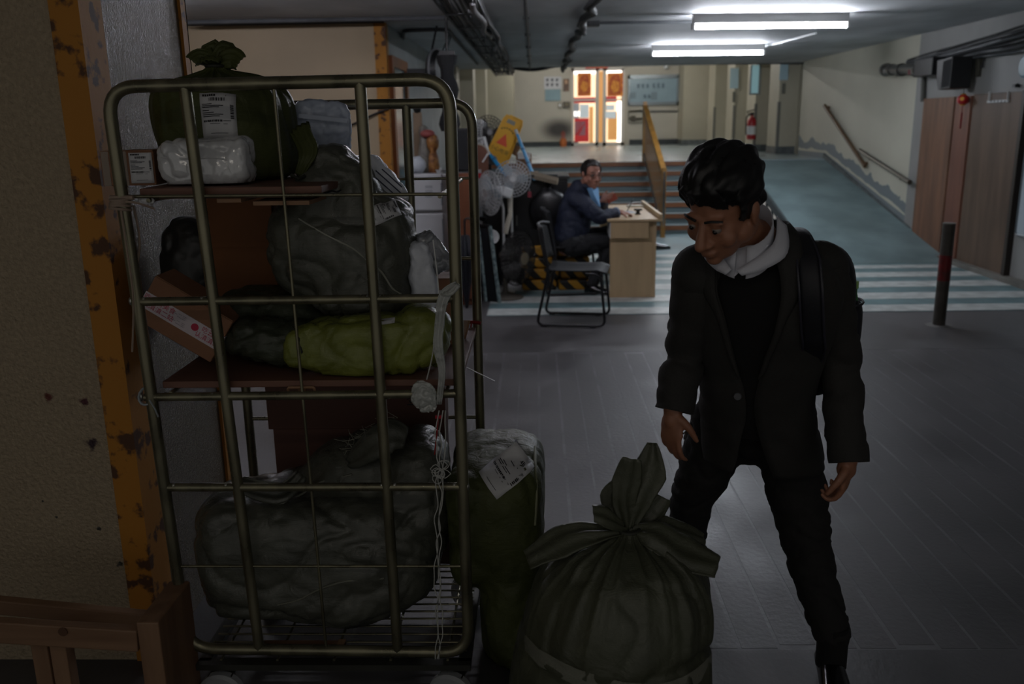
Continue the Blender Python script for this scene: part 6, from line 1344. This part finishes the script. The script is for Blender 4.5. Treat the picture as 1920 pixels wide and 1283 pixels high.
# the front corners of the jacket hang lower
ii = np.arange(nT).repeat(n); jj = np.tile(np.arange(n), nT); wgt = np.clip((ii/nT-.75)/.25, 0, 1)*(np.abs(jj/(n-1)-.5) < .36); Vt[:, 2] += .0*wgt
MB().grid(Vt, nT, n).build('jacket', M_jack, man, smooth=180, solid=.006)
def sleeve(S_, E_, W_, nm):
    P = spline([S_+(V3(0, 0, .02)), S_*.45+E_*.55, E_, E_*.4+W_*.6, W_], 8); R = np.interp(np.linspace(0, 1, len(P)), [0, .12, .5, .8, 1], [.068, .070, .058, .054, .052]); mb = MB()
    mb.tube(P, [float(x) for x in R], 24, caps=False); v = np.array(mb.v); cen = np.array([tuple(p) for p in P]).repeat(24, 0); d = v-cen; d /= np.linalg.norm(d, axis=1)[:, None]
    fall = np.exp(-((np.arange(len(P)).repeat(24)/len(P)-.5)/.22)**2); v = v+d*(.007*noise3(v*12+3)-.015*folds(v, 9, 5., (.6, .6, 1.6))*(.45+.8*fall))[:, None]; mb.v = [tuple(x) for x in v]
    mb.ell(S_+V3(0, .01, .0), (.074, .076, .072), 18, 12); ob = mb.build(nm, M_jack, man, smooth=180, solid=.005); return P
sleeve(RS, RE, RW+(RW-RE)*.02, 'sleeve'); PL_ = sleeve(LS, LE, LW+(LW-LE)*.03, 'sleeve')
# jumper under the jacket, shirt collar
mb = MB(); mb.loft([ring_pts(c, rt, fw, hw*f, hd*f, 32, 2.3) for (c, hw, hd), f in zip(LV[1:7], (.78, .86, .92, .93, .92, .9))]).build('jumper', M_sweat, man, smooth=180)
ncen = at(1400, 452, 2.14)
shv = []; ns = 26
for lev in range(3):
    for k in range(ns):
        a = .2+(2*math.pi-.4)*k/(ns-1); bk = .5-.5*math.cos(a); rad = (.060, .063, .066)[lev]; zz = (.045, .02, -.03)[lev]+.045*bk
        shv.append(ncen+rt*rad*math.sin(a)+fw*(rad*math.cos(a)*1.1+.012)+V3(0, 0, zz-.05*(1-bk)))
MB().grid(shv, 3, ns).build('shirt_collar', M_shirt, man, smooth=180, solid=.003)
tipc = at(1377, 516, 2.065)
for sgn, wd in ((1, .040), (-1, .040)):
    V = []; q0 = ncen+rt*sgn*.066-fw*.03+V3(0, 0, .06); q1 = ncen+rt*sgn*.066+fw*.04+V3(0, 0, .0); q2 = tipc+rt*sgn*.006+V3(0, 0, .014)
    inner = spline([q0, q1, q2], 6)
    for i, p in enumerate(inner):
        u = i/(len(inner)-1); w = wd*(.55+.45*math.sin(math.pi*min(1, u*.9+.15)))*(1 if u < .85 else 1-(u-.85)*1.5)
        for j in range(4): v = j/3; V.append(p+rt*sgn*w*v*(.75)+V3(0, 0, -w*v*.75)+fw*(.014*math.sin(math.pi*(.25+.5*v))))
    MB().grid(V, len(inner), 4).build('collar_leaf', M_shirt, man, smooth=180, solid=.003)
tri = [ncen+rt*.06+fw*.05+V3(0, 0, .0), ncen-rt*.06+fw*.05+V3(0, 0, -.01), tipc+V3(0, 0, -.004)]
MB().add(tri+[p-fw*.012 for p in tri], [(0, 1, 2), (5, 4, 3), (0, 3, 4, 1), (1, 4, 5, 2), (2, 5, 3, 0)]).build('shirt_front', M_shirt, man)
# lapels lie along the opening edge
for sgn, nm in ((1, 'lapel'), (-1, 'lapel')):
    col = 0 if sgn > 0 else n-1; V = []; seq = list(range(2, nT-16, 1)); m_ = len(seq)
    for q, i in enumerate(seq):
        u = q/(m_-1); e = Vector(Vt[i*n+col]); w = (.026+.046*math.sin(math.pi*min(1, u*1.15+.25)))*(1-u)**.35
        inn = Vector(Vt[i*n+(col+sgn*4)]); inn = (inn-e).normalized(); c_ = Vector(cx_[i*n]); out = (e-c_).normalized()
        for j in range(5): V.append(e+inn*w*(j/4)+out*(.010+.006*math.sin(math.pi*j/4))-inn*.004)
    MB().grid(V, m_, 5).build(nm, M_jack, man, smooth=180, solid=.004)
bt = at(1377, 742, 2.2); BV = BVHTree.FromPolygons([tuple(v) for v in Vt], [(i*n+j, i*n+j+1, (i+1)*n+j+1, (i+1)*n+j) for i in range(nT-1) for j in range(n-1)])
hb = BV.ray_cast(CAMP, ray(1384, 742).normalized(), 4)[0] or bt
MB().lathe([(.001, .012), (.0095, .012), (.011, .009), (.011, .004)], 16, frame_mat(hb, rt, (0, 0, 1)) @ Matrix.Diagonal((1, 1, 1, 1))).build('button', mat('horn_button', '55565a', .3), man)
# trousers
tm = MB(); tm.ell(pelv+V3(0, 0, -.01), (.165, .135, .13), 20, 14, Matrix((rt, fw, V3(0, 0, 1))).transposed())
limb(tm, [RH+V3(0, 0, .05), RH*.5+RK*.5, RK, RK*.45+RA*.55, RA+V3(0, 0, .02)], [.10, .092, .070, .062, .056], 18); limb(tm, [LH+V3(0, 0, .05), LH*.5+LK*.5, LK, LK*.45+LA*.55, LA+V3(0, 0, .02)], [.10, .092, .072, .062, .056], 18)
tme = remesh(tm, .009, 4); drape(tme, .010, 9, 7, .006, (.7, .7, 1.5)); link_mesh('trousers', localise(tme, man), M_trou, man)
for A_, sd in ((LA, V3(-.12, -1, 0).normalized()), (RA, V3(-.5, -.86, 0).normalized())):
    mb = MB(); g = V3(A_.x, A_.y, 0); side_ = V3(-sd.y, sd.x, 0); rings = []
    for u, w, h, lo in ((-.075, .022, .05, .012), (-.06, .036, .095, .0), (0, .04, .105, .0), (.06, .043, .078, .0), (.12, .048, .058, .0), (.17, .046, .05, .0), (.205, .035, .04, .002), (.225, .012, .026, .008)):
        c_ = g+sd*u; rings.append([c_+side_*w*math.cos(a)*(1 if math.sin(a) < .2 else .9)+V3(0, 0, lo+.004+(h-lo)*(.5+.5*math.sin(a))) for a in np.linspace(0, 2*math.pi, 20, endpoint=False)])
    so = mb.loft(rings).build('shoe', M_shoe, man, smooth=180); MB().loft([[V3(p.x, p.y, 0)+((p-g).normalized()*.003 if True else V3()) for p in r_i] and [g+sd*u+side_*w*math.cos(a)+V3(0, 0, zz) for a in np.linspace(0, 2*math.pi, 20, endpoint=False)] for r_i, u, w, zz in ((rings[0], 0, .0, 0),)], False) if False else None
    MB().tube([A_+V3(0, 0, .05), V3(A_.x, A_.y, .06)], .044, 14).build('sock', mat('black_sock', '0b0b0c', .9), man, smooth=60)
# backpack, its strap and the bottle
M_bag = mat('navy_nylon', '14151d', .6, bump=.1, bscale=200)
bk = thing('backpack', 'dark navy backpack on the standing man, seen behind his arm', 'backpack', tuple(at(1535, 610, 2.45)))
bc = (LV[3][0]+LV[4][0])/2-fw*.225+rt*.075; Rb = Matrix((rt, fw, V3(0, 0, 1))).transposed()
P_, F_ = superel((.15, .085, .22), 3.6, 20); mb = MB().add([Rb @ Vector(p)+bc for p in P_], F_); mb.build('bag_body', M_bag, bk, smooth=180)
pk = at(1598, 610, 2.46); P_, F_ = superel((.026, .06, .075), 3, 14); MB().add([Rb @ Vector(p)+pk for p in P_], F_).build('side_pocket', M_bag, bk, smooth=180)
MB().tube([pk+Rb @ V3(.024*math.cos(a), .058*math.sin(a), .068) for a in np.linspace(0, 6.283, 15)[:-1]], .004, 6, closed=True).build('pocket_hem', mat('navy_binding', '22232c', .6), bk, smooth=60)
SV = BV
def onj(x, y): h = BV.ray_cast(CAMP, ray(x, y).normalized(), 4)[0]; return h
sp = [onj(x, y) for x, y in ((1514, 470), (1519, 500), (1522, 540), (1524, 580), (1526, 620), (1528, 650))]; sp = [p for p in sp if p]
top = at(1496, 444, 2.22); backp = bc+V3(0, 0, .2)+rt*-.02
sp = [backp, top+V3(0, .09, -.005), top]+sp+[at(1520, 690, 2.34), at(1545, 715, 2.42), bc+V3(0, 0, -.15)]
SW = []; P = spline([p+fw*(.026 if 1 < i < len(sp)-2 else 0)+V3(0, 0, .012 if i < 3 else 0) for i, p in enumerate(sp)], 4)
for i, p in enumerate(P):
    for j in range(5): SW.append(p+rt*(.028*(j/2-1))+fw*(-.004*abs(j/2-1)))
MB().grid(SW, len(P), 5).build('shoulder_strap', M_bag, bk, smooth=180, solid=.009)
for s_ in (-1, 1): MB().tube([p+rt*(.026*s_)+fw*.005 for p in P[3:]], .003, 6).build('strap_piping', mat('grey_piping', '2e2e38', .4), bk, smooth=60)
bo_ = thing('bottle', 'green glass bottle in the side pocket of the backpack', 'bottle', tuple(pk+V3(-.005, 0, -.05)))
b0_ = pk+V3(-.004, 0, -.055); M_gl = mat('green_glass', '1e7a2c', .1, spec=.9, emit='124d18', estr=.0)
MB().lathe([(.001, 0), (.020, .0), (.021, .09), (.016, .12), (.010, .15), (.010, .165)], 16, Matrix.Translation(b0_)).build('glass_body', M_gl, bo_, smooth=50); MB().lathe([(.0125, .163), (.0125, .183), (.001, .185)], 14, Matrix.Translation(b0_)).build('cap', mat('pale_green_cap', '9ec77a', .4), bo_, smooth=40)
t = thing('key_ring', 'thin bright metal ring held in the right hand of the standing man', 'ring', tuple(at(1281, 800, 2.25)))
MB().tube(arc(at(1279, 800, 2.245), .018, 0, 6.283, 16, (.8, .2, -.4), (.3, .3, 1))[:-1], .0022, 6, closed=True).build('metal_loop', M_steel, t, smooth=60); MB().box(at(1287, 814, 2.245), (.006, .012, .03), (0, .3, 0)).build('key', M_black, t)

# ---------------------------------------------------------------- man seated at the desk
YM = 8.47
def sp_(x, y, Y=YM): return at(x, y, Y)
guard = thing('person', 'seated man in a navy jacket and glasses at the desk, head turned to the camera', 'person', (.35, 8.47, 0))
sh = sp_(1082, 372); HC = sp_(1109, 327, 8.40); hf = V3(.42, -.90, -.08).normalized(); hu = V3(.04, 0, 1); hu = (hu-hf*hu.dot(hf)).normalized(); hr = hf.cross(hu); MH = Matrix.Translation(HC) @ Matrix((hr, hf, hu)).transposed().to_4x4(); HS = 1.1
pel = V3(sh.x-.08, YM, .50); chs = V3(sh.x-.005, YM, .82)
rs, ls = V3(sh.x-.02, YM-.19, .94), V3(sh.x+.04, YM+.18, .95); re, le = V3(sp_(1122, 415).x, YM-.24, .755), V3(sp_(1130, 400).x, YM+.2, .79)
rw, lw_ = sp_(1160, 398, YM-.12), sp_(1128, 377, YM-.02); rw.z = max(rw.z, zt_d+.035)
rh, lh = pel+V3(.03, -.1, -.02), pel+V3(.03, .1, -.01); rk, lk = V3(.72, YM-.10, .50), V3(.80, YM+.12, .56); ra, la = V3(.53, YM-.10, .10), V3(1.10, YM+.16, .47)
nb_ = V3(sh.x+.04, YM-.01, 1.02)
body = MB(); head_mb(body, MH, HS); limb(body, [MH @ (V3(0, -.03, -.06)*HS), nb_], [.058, .062], 14); limb(body, [nb_, chs, (chs+pel)/2, pel], [.07, .13, .13, .14], 16)
for s_, e_, w_ in ((rs, re, rw), (ls, le, lw_)): limb(body, [chs+(s_-chs)*.5, s_*.9+chs*.1, s_*.5+e_*.5, e_, w_], [.06, .045, .038, .03, .027])
for h_, k_, a_ in ((rh, rk, ra), (lh, lk, la)): limb(body, [pel, h_, k_, a_], [.1, .085, .056, .04])
hand_mb(body, rw, (.95, .1, -.12), (0, .1, -1), -1, 1., (.45, .5, .6, .65), .6); hand_mb(body, lw_, (.75, -.2, .35), (.2, .95, .1), 1, 1., (.5, .7, .8, .9), .5)
for a_, d_ in ((ra, V3(.5, -.3, 0)), (la, V3(.7, 0, .3))): limb(body, [a_, a_+d_.normalized()*.05+V3(0, 0, -.05)], [.03, .02])
bm = remesh(body, .007, 4); bo = link_mesh('body', localise(bm, guard), M_skin2, guard); face_parts(bo, MH, HS)
vs, fs = hair_mesh(MH, HS, 8., .004, -.085, .088, .02, .006); MB().add(vs, fs).build('hair', mat('dark_brown_hair', '1d1715', .5), guard, smooth=180, solid=.006)
gl = thing('glasses', None, None); gl.parent = guard
M_gf = mat('dark_spectacle_frame', '141214', .3)
for x in (-1, 1):
    c_ = V3(.031*x, .098, -.003)*HS; MB().tube([MH @ (c_+V3(.024*math.cos(a), -.004*abs(math.cos(a)), .017*math.sin(a))*HS) for a in np.linspace(0, 6.283, 17)[:-1]], .0026, 6, closed=True).build('rim', M_gf, gl, smooth=60)
    MB().tube([MH @ (V3(.054*x, .094, .004)*HS), MH @ (V3(.074*x, .06, .006)*HS), MH @ (V3(.08*x, -.005, .008)*HS)], .0026, 6).build('temple', M_gf, gl)
MB().tube([MH @ (V3(-.008, .105, .002)*HS), MH @ (V3(.008, .105, .002)*HS)], .0024, 6).build('bridge', M_gf, gl)
M_navy = mat('navy_jacket', '1a2238', .7, var=.25, vscale=6, bump=.1, bscale=120); M_lining = mat('blue_shirt', '7fb0dc', .7)
jm = MB(); limb(jm, [nb_+V3(-.02, 0, -.01), chs+V3(0, 0, .1), chs+V3(0, 0, .03), (chs+pel)/2, pel+V3(-.0, 0, .04)], [.09, .135, .17, .17, .175], 20)
limb(jm, [rs+V3(0, .03, -.01), rs*.5+re*.5, re, re*.35+rw*.65, rw-(rw-re)*.14], [.092, .086, .078, .066, .052], 16); limb(jm, [ls+V3(0, -.03, -.01), ls*.5+le*.5, le, le*.35+lw_*.65, lw_-(lw_-le)*.14], [.092, .086, .078, .064, .052], 16)
jme = remesh(jm, .012, 3); drape(jme, .012, 6, 17, .012, (1, 1, 1)); link_mesh('jacket', localise(jme, guard), M_navy, guard)
MB().tube([MH @ (V3(0, -.045, -.105)*HS)+V3(.066*math.cos(a), .062*math.sin(a), .0) for a in np.linspace(0, 6.283, 21)[:-1]], .03, 10, closed=True).build('jacket_collar', M_navy, guard, smooth=180)
c_ = HC+hf*.05+V3(0, 0, -.15); fwx = V3(.55, -.8, 0).normalized(); sx_ = V3(-fwx.y, fwx.x, 0)
MB().add([c_+sx_*.045+V3(0, 0, .03)+fwx*.01, c_-sx_*.045+V3(0, 0, .03)+fwx*.01, c_+V3(0, 0, -.14)+fwx*.10, c_+sx_*.045+V3(0, 0, .03)-fwx*.05, c_-sx_*.045+V3(0, 0, .03)-fwx*.05, c_+V3(0, 0, -.14)+fwx*.0], [(0, 1, 2), (5, 4, 3), (0, 3, 4, 1), (1, 4, 5, 2), (2, 5, 3, 0)]).build('shirt_front', M_lining, guard)
MB().tube([rw-(rw-re)*.17, rw-(rw-re)*.10], .054, 16).build('cuff', mat('grey_cuff', '6a7690', .7), guard, smooth=60)
tm = MB()
for h_, k_, a_ in ((rh, rk, ra), (lh, lk, la)): limb(tm, [h_, h_*.5+k_*.5, k_, k_*.4+a_*.6, a_+(k_-a_)*.01], [.115, .1, .078, .066, .06], 16)
tm.ell(pel, (.16, .17, .12), 18, 12); tme = remesh(tm, .012, 3); drape(tme, .012, 8, 27, .008); link_mesh('trousers', localise(tme, guard), mat('dark_trousers', '131418', .85), guard)
for a_, sd, up2 in ((ra, V3(.6, -.35, 0).normalized(), V3(0, 0, 1)), (la, V3(.95, 0, .05).normalized(), V3(-.05, 0, 1))):
    side_ = up2.cross(sd).normalized(); g = a_+up2*-.092; rings = []
    for u, w, h in ((-.07, .024, .05), (-.055, .036, .1), (0, .04, .11), (.06, .043, .08), (.12, .047, .06), (.17, .044, .05), (.2, .034, .04), (.215, .012, .026)): rings.append([g+sd*u+side_*w*math.cos(q)+up2*(h*(.5+.5*math.sin(q))) for q in np.linspace(0, 2*math.pi, 18, endpoint=False)])
    MB().loft(rings).build('shoe', M_shoe, guard, smooth=180)
t = thing('phone', 'red-brown phone case held up in the left hand of the seated man', 'phone', tuple(sp_(1146, 372, YM-.03)))
Mp = frame_mat(sp_(1147, 372, YM-.04), (.9, .1, .42), (-.35, .2, .9)); mb = MB().box((0, 0, 0), (.10, .065, .012)); mb.v = [tuple(Mp @ Vector(v)) for v in mb.v]; mb.build('phone_case', mat('red_brown_leather', '8a3418', .45), t, bevel=.004)
mb = MB().box((0, 0, -.0065), (.09, .056, .002)); mb.v = [tuple(Mp @ Vector(v)) for v in mb.v]; mb.build('screen', M_black, t)
t = thing('pen', 'thin dark pen in the writing hand of the seated man', 'pen', tuple(sp_(1182, 378, YM-.1)))
a_, b_ = sp_(1176, 396, YM-.12), sp_(1186, 376, YM-.08); MB().tube([a_, b_], .004, 8).build('barrel', M_black, t); MB().tube([b_, b_+(b_-a_).normalized()*.02], .003, 8).build('clip_end', M_steel, t)

# ================================================================ BOLLARD
bp_ = atZ(1760, 610, 0); hb_ = at(1780, 420, bp_.y); hgt_ = hb_.z; w_ = at(1790, 420, bp_.y).x-at(1770, 420, bp_.y).x
t = thing('bollard', 'grey steel post with a worn red band standing on the floor at right', 'bollard', (bp_.x, bp_.y, 0)); M_bol = mat('dark_steel_post', '5a5650', .5, metal=.3, var=.35, vscale=9)
r_b = .047; dx_ = hb_.x-bp_.x
MB().tube([(0, 0, 0), (dx_*.62, 0, hgt_*.62)], r_b, 20).tube([(dx_*.69, 0, hgt_*.69), (dx_, 0, hgt_)], r_b, 20).build('post', M_bol, t, world=False, smooth=40)
MB().tube([(dx_*.45, 0, hgt_*.45), (dx_*.70, 0, hgt_*.70)], r_b+.001, 20).build('red_band', mat('worn_red_paint', '7d1418', .4, col2='4a2a28', vscale=10), t, world=False, smooth=40)
MB().lathe([(.001, 0), (r_b*1.02, 0), (r_b*1.02, .008), (.001, .012)], 20, Matrix.Translation((dx_, 0, hgt_))).build('cap', mat('post_cap', '77746e', .5), t, world=False, smooth=40)
MB().lathe([(.001, 0), (.1, 0.001), (.075, .005), (r_b, .007)], 20).build('cement_collar', mat('cement', '6f6d6a', .8), t, world=False, smooth=40)
